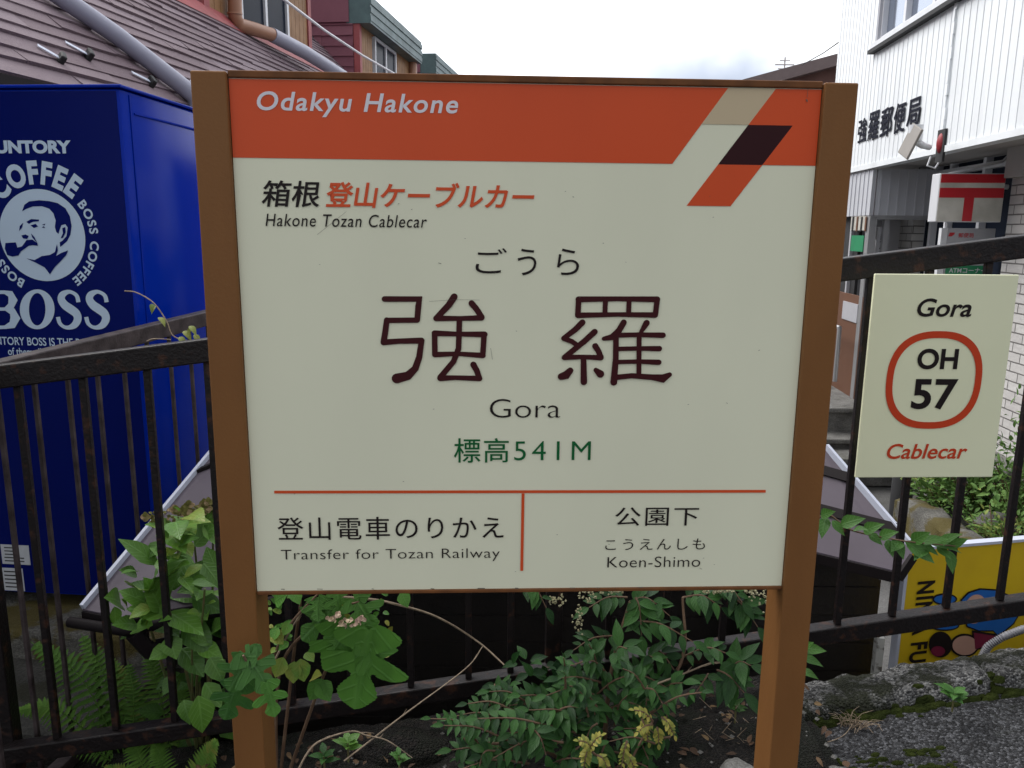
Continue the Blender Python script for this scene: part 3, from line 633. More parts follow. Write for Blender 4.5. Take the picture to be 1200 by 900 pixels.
for dx in (0, 99):
    mb = MB()
    S = [(278, 612), (272, 590), (256, 578), (240, 576), (222, 586), (218, 603), (230, 622), (250, 636), (270, 652), (275, 672), (264, 692), (244, 701), (226, 698), (212, 685), (206, 664)]
    S = [(x + dx, y) for x, y in S]
    wS = (15, 14, 12, 14, 22, 27, 30, 31, 30, 27, 22, 14, 12, 14, 15)
    cS = curve([V((x, y, w)) for (x, y), w in zip(S, wS)], 5); mb.stroke(VP, VK([(q.x, q.y) for q in cS]), [q.z * kv for q in cS], vo + .0006, cap=0); mb.build('lettering', M['vendtext'], vb_)
mb = MB(); mb.flat([VP.pt(ec.x + er * math.cos(2 * PI * i / 64), ec.y + er * math.sin(2 * PI * i / 64), vo) for i in range(64)]); em = mb.build('emblem_disc', M['vendtext'], vb_)
mb = MB()
SH = [  # hair, ear shadow, brows and eye, nose, moustache, pipe, collar: flat dark shapes of the emblem
 [(80, 293), (88, 270), (105, 258), (140, 254), (175, 257), (205, 264), (232, 282), (248, 310), (254, 345), (250, 375), (238, 398), (222, 412), (214, 418), (212, 402), (222, 396), (236, 380), (240, 350), (232, 338), (218, 342), (212, 358), (208, 372), (200, 366), (195, 348), (198, 325), (190, 300), (176, 284), (150, 275), (118, 276), (96, 284)],
 [(95, 330), (112, 320), (140, 322), (139, 328), (118, 330), (104, 337)], [(110, 342), (128, 337), (136, 346), (122, 352)], [(150, 340), (162, 336), (160, 342)], [(150, 350), (162, 352), (156, 345)],
 [(72, 345), (84, 333), (80, 350), (70, 362)], [(78, 378), (92, 374), (104, 380), (98, 390), (84, 388)],
 [(86, 408), (96, 394), (116, 392), (134, 404), (136, 414), (118, 412), (104, 414), (76, 434), (68, 448), (46, 452), (28, 446), (20, 424), (22, 404), (58, 402), (64, 420), (80, 416)],
 [(112, 370), (124, 384), (134, 404), (128, 398), (116, 384)],
 [(96, 458), (124, 464), (150, 450), (178, 446), (196, 436), (203, 408), (206, 430), (200, 450), (216, 440), (242, 430), (236, 446), (214, 470), (196, 488), (178, 514), (160, 490), (130, 474)],
 [(222, 352), (232, 348), (234, 366), (224, 386), (216, 388), (224, 370)]]
for i, s_ in enumerate(SH): mb.flat([VP.pt(*p, vo + .0008 + i * .0001) for p in VK(s_)])
mb.build('emblem_figure', M['navy'], em)
for x0, y0, x1, y1 in ((4, 639, 34, 660), (6, 666, 27, 691)):
    a, b = VP.uv(x0, y1), VP.uv(x1, y0); mb = MB(); mb.box(VP.pt((a.x + b.x) / 2, (a.y + b.y) / 2, .0035), (b.x - a.x, b.y - a.y, .002), VP.axes()); lb = mb.build('rating_label', M['label'], vend)
    mb = MB()
    for k in range(5): mb.box(VP.pt(a.x + (b.x - a.x) * (.3 if y0 < 650 and k < 3 else .45), b.y - (b.y - a.y) * (.15 + .17 * k), .005), ((b.x - a.x) * (.35 if y0 < 650 and k < 3 else .7), (b.y - a.y) * .05, .001), VP.axes())
    mb.build('print', M['dark'], lb)
mb = MB(); mb.box(V((VP.pt(.002, .45, -.56))), (.003, .075, .04), VP.axes()); mb.build('side_label', M['label'], vend)
# concrete step it stands on
mb = MB(); mb.box(VP.pt(-VW / 2 - .3, (vzb - .05 - .42) / 2 + .0, -.42), (VW + 1.0, .37 + vzb, 1.25), VP.axes(), .02)
tag(mb.build('concrete_step', M['stone']), 'low mossy concrete block carrying the blue vending machine', 'concrete block')
mb = MB(); mb.box(VP.pt(-.95, -.42, .38), (2.4, .7, .5), VP.axes(), .03); tag(mb.build('concrete_step', M['retaining']), 'lower dark concrete block in front of the vending machine step', 'concrete block')

# ================================================================= LOW SHED BEHIND THE FENCE
M['shedroof'] = mat('mauve_brown_sheet_metal', (0.105, 0.088, 0.110), 0.5, (0.075, 0.060, 0.074), 3.5, 0.8, 0.05, 24, spec=0.25)
M['trim'] = mat('pale_metal_edge', (0.52, 0.55, 0.66), 0.45, None, 10, 0.3)
M['seam'] = mat('dark_roof_seam', (0.012, 0.009, 0.010), 0.6, spec=0.15)
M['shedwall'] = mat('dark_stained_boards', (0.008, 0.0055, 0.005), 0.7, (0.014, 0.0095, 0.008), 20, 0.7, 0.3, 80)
M['flaky'] = mat('flaking_white_paint', (0.62, 0.62, 0.6), 0.7, (0.12, 0.10, 0.08), 40, 0.9, lo=.5, hi=.62)
shed = thing('shed', (0.1, 2.7, -.75), 'low shed with a mauve metal roof and dark board wall just below the railing', 'shed')
A = at(97, 714, 2.12); A1 = atz(150, 724, A.z); Bp = at(248, 532, 2.72); D = at(1071, 641, 2.4); Cp = at(968, 525, 2.72)
E1 = atz(1054, 670, D.z - .055); E2 = atz(958, 647, D.z - .055); RN = (E2 - E1).cross(Cp - E1).normalized(); RN = RN if RN.z > 0 else -RN
D = onp(1071, 645, E1, RN); M1 = V((-.55, 2.36, A.z)); M2 = V((.45, 2.62, A.z + .01))
top = (Bp.z + Cp.z) / 2 + .12; T1 = V((-.75, 2.95, top)); T2 = V((.85, 2.95, top))
mb = MB()
ev = [A, A1, M1, M2, E2, E1, D]; tops = [Bp, Bp.lerp(T1, .3), T1, T2, T2.lerp(Cp, .5), Cp.lerp(T2, .1), Cp]
mb.add(ev + tops + [p - Z * .004 for p in ev] + [V((p.x, p.y + .8, p.z - .5)) for p in tops], [(i, i + 1, 8 + i, 7 + i) for i in range(6)] + [(14 + i, 15 + i, i + 1, i) for i in range(6)] + [(7 + i, 8 + i, 22 + i, 21 + i) for i in range(6)])
rf = mb.build('roof', M['shedroof'], shed)
mb = MB(); mb.span(A + Z * .006, Bp + Z * .006, (.012, .022)); mb.build('verge_trim', M['trim'], rf); mb = MB(); mb.span(D + Z * .006, Cp + Z * .006, (.012, .022)); mb.build('verge_trim', M['trim'], rf)
for (x0, y0, x1, y1) in ((925, 541, 1000, 562), (925, 588, 1057, 622)):
    mb = MB(); mb.span(onp(x0, y0, E1, RN) + RN * .006, onp(x1, y1, E1, RN) + RN * .006, (.034, .012), up=RN); mb.build('seam', M['seam'], rf)
for i in range(6):
    mb = MB(); mb.span(ev[i] - Z * .022, ev[i + 1] - Z * .022, (.012, .034)); mb.build('eave_trim', M['seam'], rf)
mb = MB()
def rpt(i, k): return ev[i].lerp(tops[i], k)
for k in (.33, .68):
    pass
for i in (0, 1): mb.span(rpt(i, .86) + Z * .004, rpt(i + 1, .86) + Z * .004, (.02, .012))
mb.build('seam', M['seam'], rf)
mb = MB(); mb.tube([A + V((-.03, -.02, -.03)), A1 + V((0, -.02, -.03)), M1 + V((0, -.02, -.03))], .016, 10); mb.tube([A1 + V((.02, -.01, -.04)), A1 + V((.05, .0, -.10)), A1 + V((.14, .10, -.12)), A1 + V((.3, .25, -.13))], .026, 10); mb.build('gutter', M['seam'], shed, smooth=40)
mb = MB()
yz = -.75
for k in range(11):   # horizontal lapped boards
    z0 = yz + k * .108
    mb.box((.0, 2.78 - .004 * (k % 2), z0 + .054), (2.3 if z0 < .3 else 1.9, .03, .104))
mb.build('wall', M['shedwall'], shed)
for sx_ in (-1, 1):
    mb = MB(); mb.box((1.165 * sx_, 3.25, -.2), (.03, .95, 1.1)); mb.build('wall', M['shedwall'], shed)
mb = MB()
for k in range(11): mb.box((1.075, 2.60 - .004 * (k % 2), yz + k * .108 + .054), (.45, .03, .104))
mb.build('wall', M['shedwall'], shed)
mb = MB(); mb.box((1.30, 3.1, -.2), (.03, 1.0, 1.1)); mb.build('wall', M['shedwall'], shed)
p = at(1031, 746, 2.52); mb = MB(); mb.box((p.x, p.y, p.z - .35), (.026, .026, .7)); mb.build('post', M['flaky'], shed)

# ================================================================= YELLOW BOARD LEANING ON ITS SIDE
M['yellow'] = mat('yellow_sign_paint', (0.72, 0.50, 0.008), 0.45, (0.55, 0.35, 0.01), 5, 0.6)
M['skyblue'] = mat('blue_sign_paint', (0.01, 0.13, 0.48), 0.45); M['skin'] = mat('pale_pink_paint', (0.62, 0.36, 0.28), 0.45); M['cerise'] = mat('dark_red_paint', (0.22, 0.012, 0.05), 0.45)
p1 = at(1066, 645, 2.47); p2 = atz(1200, 634, p1.z); YP = Plane(p1, V((p2.x - p1.x, p2.y - p1.y, 0)))
yel = thing('advertising_board', YP.pt(.4, -.7), 'yellow advertising board lying on its side behind the railing, black letters turned sideways', 'sign')
mb = MB(); mb.box(YP.pt(.42, -.4, -.012), (.84, .8, .02), YP.axes()); yb = mb.build('panel', M['yellow'], yel)
mb = MB()
mb.box(YP.pt(.42, .004, -.010), (.866, .010, .03), YP.axes()); mb.box(YP.pt(-.0065, -.4, -.010), (.012, .79, .03), YP.axes()); mb.build('frame', M['trim'], yel)
mb = MB(); fit_text(mb, YP, 'NINJA FU', 1064, 681.5, 1090, 776, .0015, bold=.035, turn=-90, space=1.15); mb.build('lettering', M['black'], yb)
def YK(pts): return [YP.uv(1040 + x / 6.0, 640 + y / 6.0) for x, y in pts]
def blob(cx_, cy_, rx, ry, n=28, rot=0): return [(cx_ + rx * math.cos(t) * math.cos(rot) - ry * math.sin(t) * math.sin(rot), cy_ + rx * math.cos(t) * math.sin(rot) + ry * math.sin(t) * math.cos(rot)) for t in [-2 * PI * i / n for i in range(n)]]
def art(name, m, polys, off):
    mb = MB()
    for i, p in enumerate(polys): mb.flat([YP.pt(q.x, q.y, off + .0001 * i) for q in YK(p)])
    mb.build(name, m, yb)
hood = [(520, 380), (570, 330), (650, 305), (760, 312), (850, 350), (905, 420), (915, 480), (880, 540), (820, 590), (770, 620), (740, 590), (640, 590), (560, 560)]
art('artwork', M['black'], [[(700 + (x - 700) * 1.05, 460 + (y - 460) * 1.07) for x, y in hood], blob(400, 372, 88, 42), blob(400, 555, 105, 40), blob(540, 695, 102, 82), blob(370, 690, 82, 92), [(590, 590), (790, 620), (770, 680), (600, 740)]], .0015)
art('artwork', M['skyblue'], [hood, blob(400, 372, 76, 31), blob(400, 555, 92, 29)], .0024)
art('artwork', M['skin'], [blob(612, 440, 78, 105, rot=.3), blob(540, 695, 88, 68)], .0030)
art('artwork', M['cerise'], [[(602, 605), (775, 632), (750, 672), (612, 722)]], .0034); art('artwork', M['cerise'], [blob(350, 735, 50, 36)], .0036)
M['hosegrey'] = mat('grey_plastic', (0.2, 0.2, 0.22), 0.5)
pts = [at(1150, 772, 2.30), at(1158, 757, 2.29), at(1176, 746, 2.28), at(1200, 737, 2.29), at(1245, 727, 2.33)]
mb = MB(); dense = []
for i in range(len(pts) - 1):
    for k in range(16): dense.append(pts[i].lerp(pts[i + 1], k / 16))
for _ in range(6): dense = [dense[0]] + [(dense[i - 1] + dense[i] * 2 + dense[i + 1]) / 4 for i in range(1, len(dense) - 1)] + [dense[-1]]
mb.tube(dense, [.013 if i % 2 else .010 for i in range(len(dense))], 10); tag(mb.build('corrugated_hose', M['hosegrey'], smooth=60), 'grey corrugated hose lying along the foot of the yellow board', 'hose')

# ================================================================= LEFT BUILDING WITH MANSARD ROOF AND DORMERS
LB = R(6.2); LS = V((math.sin(LB), math.cos(LB), 0.028)); LQ = V((-math.cos(LB), math.sin(LB), 0)); LP = at(0, 82, 3.8)
TP = math.tan(R(45)); LN = LS.cross(LQ + Z * TP); LN = (LN if LN.z > 0 else -LN).normalized()
def LW(t, q, z): return LP + LS * t + LQ * q + Z * z
def Lc(p):
    d = p - LP; q = d.dot(LQ); h = V((LS.x, LS.y, 0)); t = d.dot(h) / h.length_squared; return V((t, q, d.z - LS.z * t))
def roofpx(px, py, off=0): return onp(px, py, LP, LN) + LN * off
cc = Lc(roofpx(365, 73)); QF = cc.y; LFN = -LQ
def frontpx(px, py): return Lc(onp(px, py, LW(0, QF, 0), LQ))
M['shingle'] = tint_mat('faded_shingles', (0.135, 0.092, 0.108, 1), (0.20, 0.150, 0.172, 1), 0.8, 0.8, 90, 7)
M['cheek'] = tint_mat('maroon_shingles', (0.175, 0.055, 0.080, 1), (0.235, 0.085, 0.112, 1), 0.7, 0.4, 120, 9)
M['redtrim'] = mat('dull_red_paint', (0.33, 0.07, 0.075), 0.55, (0.24, 0.055, 0.055), 6, 0.7); M['wood'] = mat('weathered_boards', (0.30, 0.155, 0.060), 0.6, (0.19, 0.09, 0.036), 5, 0.8, 0.2, 60)
M['gutter_green'] = mat('green_copper_fascia', (0.085, 0.15, 0.15), 0.45, (0.05, 0.085, 0.09), 4, 0.8); M['pipe'] = mat('lilac_grey_pipe', (0.31, 0.31, 0.39), 0.42, None, 5, 0.3); M['pipebrown'] = mat('brown_pipe', (0.33, 0.165, 0.10), 0.4, None, 6, 0.4)
M['glass'] = mat('dark_window_glass', (0.014, 0.019, 0.032), 0.2, None, 2, 0.3, spec=0.03); M['frame'] = mat('aluminium_frame', (0.62, 0.63, 0.66), 0.35, None, 10, 0.2); M['render'] = mat('pale_wall_render', (0.5, 0.5, 0.47), 0.8, None, 4, 0.5)
lbd = thing('dormer_house', LW(8, 2, -2.9), 'long house with a faded shingled mansard roof and maroon dormers behind the vending machine', 'house')
sp = (Lc(roofpx(20, 7)).y - Lc(roofpx(20, 76)).y) / 5
mb = MB(); TW = .78; rows = int(4.6 / sp)
for r_ in range(rows):
    q0 = -.02 + r_ * sp; ph = (r_ % 2) * .5 * TW + rnd.uniform(-.05, .05)
    wob = 0
    for i in range(int(34 / TW)):
        t0 = -2.5 + i * TW + ph; t1 = t0 + TW - .003; a, b = rnd.uniform(.014, .029), rnd.uniform(.014, .029); d = rnd.uniform(-.007, .007)
        q1 = q0 + sp + .02; lo_ = q0 + d
        P4 = [LW(t0, lo_, lo_ * TP) + LN * a, LW(t1, lo_, lo_ * TP) + LN * b, LW(t1, q1, q1 * TP) + LN * .003, LW(t0, q1, q1 * TP) + LN * .003, LW(t0, lo_, lo_ * TP) - LN * .004, LW(t1, lo_, lo_ * TP) - LN * .004]
        mb.add(P4, [(0, 1, 2, 3), (4, 5, 1, 0), (4, 0, 3), (1, 5, 2)], 0, rnd.random())
roof = mb.build('roof', M['shingle'], lbd)
mb = MB(); qr = -.02 + rows * sp
mb.add([LW(-2.5, -.06, -.10), LW(32, -.06, -.10), LW(32, qr, qr * TP - .03), LW(-2.5, qr, qr * TP - .03), LW(-2.5, 6, qr * TP - .03), LW(32, 6, qr * TP - .03)], [(0, 1, 2, 3), (3, 2, 5, 4)]); mb.build('roof_deck', M['seam'], lbd)
mb = MB(); mb.span(LW(-2.5, -.03, -.075), LW(32, -.03, -.075), (.05, .10)); mb.build('eave_board', M['seam'], lbd)
mb = MB(); mb.add([LW(-2.5, .28, -.12), LW(32, .28, -.12), LW(32, .28, -4), LW(-2.5, .28, -4), LW(-2.5, 6, -.12), LW(-2.5, 6, -4)], [(0, 1, 2, 3), (4, 0, 3, 5)]); mb.build('wall', M['render'], lbd)
mb = MB(); mb.add([LW(-2.5, -.05, -.12), LW(32, -.05, -.12), LW(32, .28, -.125), LW(-2.5, .28, -.125)], [(0, 1, 2, 3)]); mb.build('soffit', M['render'], lbd)
zr = QF * TP
def LBOX(mb, t0, t1, q0, q1, z0, z1, mi=0, tint=.5):
    vs = [LW(t, q, z) for t in (t0, t1) for q in (q0, q1) for z in (z0, z1)]
    mb.add(vs, [(0, 1, 3, 2), (4, 6, 7, 5), (0, 4, 5, 1), (2, 3, 7, 6), (0, 2, 6, 4), (1, 5, 7, 3)], mi, tint)
def dormer(t0, t1, zt, win, fas=.42, vis=True):
    root = None
    mb = MB()   # shingled cheeks, both sides
    rh = .165; n = int((zt - zr) / rh) + 1
    for sgn, t in ((-1, t0), (1, t1)):
        for k in range(n):
            z0, z1 = zr + k * rh, min(zt, zr + (k + 1) * rh + .015)
            if z0 >= zt: break
            w0, w1 = (z0 - zr) / TP, (z1 - zr) / TP; m_ = 0; L_ = .0
            q = QF + .09
            while q < QF + w1:
                qe = min(q + .55, QF + w1 + .05); z0q = max(z0, zr + (q - QF) * TP - .3)
                ln = .03 + rnd.uniform(-.004, .004)
                mb.add([LW(t + sgn * ln, q, z0 + rnd.uniform(-.006, .006)), LW(t + sgn * ln, qe - .004, z0 + rnd.uniform(-.006, .006)), LW(t + sgn * .008, qe - .004, z1), LW(t + sgn * .008, q, z1), LW(t, q, z0), LW(t, qe - .004, z0)], [(0, 1, 2, 3) if sgn < 0 else (3, 2, 1, 0), (4, 5, 1, 0)], 0, rnd.random()); q = qe
        mb.build('dormer_cheek', M['cheek'], lbd); mb = MB()
    mb = MB(); LBOX(mb, t0 + .01, t1 - .01, QF + .03, QF + (zt - zr) / TP, zr - .02, zt); mb.build('dormer_core', M['seam'], lbd)
    mb = MB(); nb = int((t1 - t0 - .24) / .14)
    for k in range(nb):
        a = t0 + .12 + k * (t1 - t0 - .24) / nb; b = a + (t1 - t0 - .24) / nb - .008
        if win and b > win[0] and a < win[1]:
            LBOX(mb, a, b, QF + .0, QF + .03, zr, win[2] - .04); LBOX(mb, a, b, QF + .0, QF + .03, win[3] + .04, zt)
        else: LBOX(mb, a, b, QF, QF + .03, zr, zt)
    mb.build('dormer_boards', M['wood'], lbd)
    for a in (t0, t1 - .12):
        mb = MB(); LBOX(mb, a, a + .118, QF - .02, QF + .088, zr - .06, zt); mb.build('corner_board', M['redtrim'], lbd)
    mb = MB(); LBOX(mb, t0 - .02, t1 + .12, QF - .22, QF + .2, zt - .02, zt + fas)
    for k in range(3): LBOX(mb, t0 - .025, t1 + .125, QF - .23 - .004 * k, QF - .20, zt + .02 + .13 * k, zt + .10 + .13 * k)
    mb.build('dormer_fascia', M['gutter_green'], lbd)
    mb = MB(); LBOX(mb, t0 - .05, t1 + .05, QF + .15, QF + 3.0, zt, zt + fas - .06); mb.build('dormer_roof', M['cheek'], lbd)
    if win:
        w0, w1, z0, z1 = win; mb = MB()
        for a in (w0, (w0 + w1) / 2 - .03, w1 - .06): LBOX(mb, a, a + .06, QF - .03, QF + .03, z0, z1)
        LBOX(mb, w0, w1, QF - .029, QF + .029, z0 - .055, z0 + .003); LBOX(mb, w0, w1, QF - .029, QF + .029, z1 - .003, z1 + .05)
        wf = mb.build('dormer_window', M['frame'], lbd)
        mb = MB(); LBOX(mb, w0 + .02, w1 - .02, QF + .0, QF + .02, z0, z1); mb.build('pane', M['glass'], wf)
d1a, d1b = frontpx(238, 18).x, cc.x; d2a = frontpx(420, 40).x; d2z = frontpx(421, 27).z; d2b = frontpx(481, 70).x; d3a = frontpx(500, 70).x
w1 = (frontpx(280, 20).x, frontpx(337, 40).x, (frontpx(282, 26).z + frontpx(337, 52).z) / 2); w2 = (frontpx(438, 60).x, frontpx(463, 70).x, frontpx(450, 55).z)
d3z = frontpx(500, 82).z
dormer(d1a, d1b, d2z, (w1[0], w1[1], w1[2], w1[2] + 1.1)); dormer(d2a, d2b, d2z, (w2[0], w2[1], w2[2] - 1.2, w2[2])); dormer(d3a, d3a + 5, (d2z + d3z) / 2, None)
mb = MB(); mb.add([LW(d1a - 1.3, QF - .16, zr - .16 * TP + .03), LW(d2b, QF - .16, zr - .16 * TP + .03), LW(d2b, QF, zr + .04), LW(d1a - 1.3, QF, zr + .04)], [(0, 1, 2, 3)]); mb.build('flashing', M['redtrim'], lbd)
mb = MB(); mb.tube([roofpx(38, -8, .08), roofpx(130, 54, .08), roofpx(206, 112, .08), roofpx(222, 124, .07), roofpx(232, 133, -.02)], .058, 16); mb.tube([roofpx(208, 112, .08), roofpx(211, 114.5, .08)], .064, 16); mb.build('drain_pipe', M['pipe'], lbd, smooth=50)
fp = lambda px, py, o: onp(px, py, LW(0, QF, 0), LQ) - LQ * o
mb = MB(); mb.tube([fp(264, -30, .1), fp(265.5, 20, .1), fp(268, 29, .12), fp(276, 34, .2), fp(292, 42, .3)], .075, 14); mb.tube([fp(264.6, 15, .1), fp(264.8, 17, .1)], .083, 14); mb.build('drain_pipe', M['pipebrown'], lbd, smooth=50)
mb = MB(); mb.tube([fp(290, 41, .29), fp(320, 62, .42), fp(352, 87, .55), fp(370, 101, .62)], .082, 14); mb.build('drain_pipe', M['pipe'], lbd, smooth=50)
mb = MB(); mb.tube([fp(480, 60, .06), fp(480, 120, .06)], .1, 10); mb.build('drain_pipe', M['pipebrown'], lbd, smooth=50)
for (x0, y0, x1, y1) in ((41, 57, 65, 72), (74, 53, 98, 67.5), (152, 88, 172, 99)):
    a, b = roofpx(x0, y0, .024), roofpx(x1, y1, .03); mb = MB(); mb.span(a, b, (.028, .004), up=LN); mb.span(b, b + (b - a).normalized() * .03, (.07, .06), up=LN, bev=.008, mi=1); mb.build('snow_guard', [M['trim'], M['dark']], lbd)
mb = MB(); pts = [at(318, -12, 7.0), at(380, 33, 8.5), at(425, 63, 9.6), at(465, 86, 10.6), at(560, 135, 13), V((7.9, 23.9, 2.9))]
for i in range(1, 4): pts[i] -= Z * .02
mb.tube(pts, .013, 6); tag(mb.build('overhead_cable', M['white']), 'thin white cable hanging in front of the maroon dormer', 'cable')

# ================================================================= POST OFFICE across the street
PP = at(1001, 196, 8.5)
PO = Plane(PP, S5)           # u runs up the street, N would point right; use off<0 towards the street
PO.N = Q5.copy()             # outward = left, towards the street
def pw(px, py): return PO.uv(px, py)
PL = Plane(PP - Q5 * .55, S5); PL.N = Q5.copy()
M['siding'] = mat('white_metal_siding', (0.77, 0.80, 0.825), 0.32, (0.58, 0.60, 0.62), 3.5, 0.75, 0.05, 3, spec=0.5, stretch=.10, lo=.5, hi=.8)
M['siding2'] = mat('grey_metal_siding', (0.50, 0.51, 0.55), 0.5, None, 2, 0.4)
M['soffit'] = mat('grey_soffit', (0.42, 0.40, 0.39), 0.7, None, 2, 0.4); M['ink'] = mat('dark_blue_letters', (0.006, 0.007, 0.018), 0.6, spec=0.1)
M['postred'] = mat('red_acrylic', (0.50, 0.012, 0.022), 0.3, None, 4, 0.2); M['acrylic'] = mat('grimy_white_acrylic', (0.60, 0.58, 0.53), 0.35, (0.33, 0.32, 0.28), 5, 0.8)
M['alu'] = mat('brushed_aluminium', (0.42, 0.42, 0.43), 0.35, None, 9, 0.3, metal=0.6); M['interior'] = mat('orange_brown_panel', (0.13, 0.055, 0.028), 0.6, None, 3, 0.4)
M['shade'] = mat('dark_interior', (0.02, 0.02, 0.022), 0.7); M['atm'] = mat('green_sign', (0.01, 0.22, 0.09), 0.4); M['greyb'] = mat('pale_grey_board', (0.42, 0.42, 0.45), 0.5, None, 8, 0.3)
def brick_mat(name, c1, c2, mortar, bw, bh):
    m, t, p = base_mat(name); L = t.links.new; uvn = nd(t, 'ShaderNodeUVMap'); b = nd(t, 'ShaderNodeTexBrick')
    b.inputs['Scale'].default_value = 1; b.inputs['Brick Width'].default_value = bw; b.inputs['Row Height'].default_value = bh; b.inputs['Mortar Size'].default_value = .006; b.inputs['Mortar Smooth'].default_value = .3
    b.inputs['Color1'].default_value = c1; b.inputs['Color2'].default_value = c2; b.inputs['Mortar'].default_value = mortar
    L(uvn.outputs['UV'], b.inputs['Vector']); L(b.outputs['Color'], p.inputs['Base Color']); p.inputs['Roughness'].default_value = .55
    n = nd(t, 'ShaderNodeTexNoise'); n.inputs['Scale'].default_value = 14; n.inputs['Detail'].default_value = 6; L(uvn.outputs['UV'], n.inputs['Vector'])
    s_ = nd(t, 'ShaderNodeMath', operation='MULTIPLY_ADD'); s_.inputs[1].default_value = -1.5; L(b.outputs['Fac'], s_.inputs[0]); L(n.outputs['Fac'], s_.inputs[2])
    bn = nd(t, 'ShaderNodeBump'); bn.inputs['Strength'].default_value = .8; bn.inputs['Distance'].default_value = .012; L(s_.outputs[0], bn.inputs['Height']); L(bn.outputs['Normal'], p.inputs['Normal'])
    return m
M['brick'] = brick_mat('white_split_brick', (0.60, 0.585, 0.57, 1), (0.52, 0.50, 0.49, 1), (0.16, 0.15, 0.145, 1), .24, .075)
po = thing('post_office', PO.pt(-1, -2.9, -3), 'white metal clad post office with dark letters on its upper storey', 'post office')
TA, TB_ = -5.6, PO.uv(979, 95).x
zs, zt_ = 0.0, 5.5
wa, wb_ = pw(1026, 50).x, pw(1200, 0).x + .35; wz = pw(1028, 51).y; wt = wz + 1.35
mb = MB()
def POB(mb, u0, u1, v0, v1, o0, o1, P=PO, mi=0):   # box on the wall plane; o = distance out of the wall
    mb.box(P.pt((u0 + u1) / 2, (v0 + v1) / 2, (o0 + o1) / 2), (abs(u1 - u0), abs(v1 - v0), abs(o1 - o0)), (P.U, P.W, P.N), mi=mi)
w_hi, w_lo = wa, pw(1113, 0).x - 2.2             # window opening (u)
POB(mb, TA, TB_, zs, wz, -.12, 0); POB(mb, TA, TB_, wt, zt_, -.12, 0); POB(mb, w_hi, TB_, wz, wt, -.12, 0); POB(mb, TA, w_lo, wz, wt, -.12, 0)
k = 0; u = TB_ - .05
while u > TA:                                    # folded ribs of the siding
    for v0, v1 in ((zs, wz - .03), (wt + .03, zt_)) if w_lo < u < w_hi else ((zs, zt_),): POB(mb, u, u - .008, v0, v1, 0, .004)
    u -= .105; k += 1
mb.build('upper_wall', M['siding'], po)
mb = MB(); uj = pw(1113, 90).x
for i in range(60):                              # crumpled joint where two sheets meet
    v = .02 + i * .09; POB(mb, uj - .02 + rnd.uniform(-.008, .008), uj + .016 + rnd.uniform(-.008, .008), v, v + .088, 0, .014 + rnd.uniform(0, .008))
mb.build('joint_strip', M['siding'], po)
mb = MB(); POB(mb, TA, TB_, -.05, -.001, -.10, .012); mb.build('drip_edge', M['siding'], po)
mb = MB(); POB(mb, TA, TB_ - .05, -.02, -.0015, -1.2, -.11); mb.build('soffit', M['soffit'], po)
mb = MB(); POB(mb, TA, TB_, 0, zt_, -5, -4.9); mb.box(PO.pt(TB_ - .06, zt_ / 2 + .002, -2.56), (.12, zt_ - .01, 4.86), (PO.U, PO.W, PO.N)); mb.box(PO.pt((TA + TB_) / 2, zt_ + .04, -2.4), (TB_ - TA + .2, .08, 5.1), (PO.U, PO.W, PO.N)); mb.build('rear_block', M['siding'], po)
mb = MB(); POB(mb, w_lo, w_hi, wz - .05, wz + .0, .0, .05); POB(mb, w_lo - .05, w_hi + .03, wz - .085, wz - .05, 0, .06, mi=1)
uc = w_hi
for uu in (w_hi - .05, pw(1058, 10).x, pw(1091, 5).x, w_lo): POB(mb, uu, uu + .05, wz, wt, -.09, -.03)
POB(mb, w_lo, w_hi, wz, wz + .06, -.0901, -.0301); POB(mb, w_lo, w_hi, wt - .06, wt, -.09, -.03)
fr = mb.build('window', [M['frame'], M['shade']], po)
M['skyglass'] = mat('reflecting_glass', (0.30, 0.34, 0.42), 0.04, None, 2, 0.3, metal=0.75)
mb = MB(); POB(mb, w_lo, w_hi, wz, wt, -.085, -.08); mb.build('pane', M['skyglass'], fr)
mb = MB(); POB(mb, w_hi - .03, w_hi, wz, wt, -.12, -.001); mb.build('jamb', M['greyb'], po)
# letters on the wall, read from far to near
LT = Plane(PO.P, -S5); LT.N = Q5.copy()
for ch, (x0, y0, x1, y1) in zip('強羅郵便局', ((1007.5, 139, 1016, 167), (1020, 131, 1030, 164), (1034.5, 126, 1045.5, 160), (1050, 120.5, 1061, 155.5), (1066, 115.5, 1078.5, 138 + 9))):
    mb = MB(); a, b = LT.uv(x0, (y0 + y1) / 2), LT.uv(x1, (y0 + y1) / 2); c = (a.x + b.x) / 2; h = LT.uv((x0 + x1) / 2, y0).y - LT.uv((x0 + x1) / 2, y1).y; cy_ = LT.uv((x0 + x1) / 2, (y0 + y1) / 2).y
    for o in (.008, .012): fit_text(mb, LT, ch, 0, 0, 0, 0, o, bold=.011, uvbox=(a.x - (b.x - a.x) * .10, cy_ - h / 2, b.x + (b.x - a.x) * .10, cy_ + h / 2))
    mb.build('wall_letter', M['ink'], po)
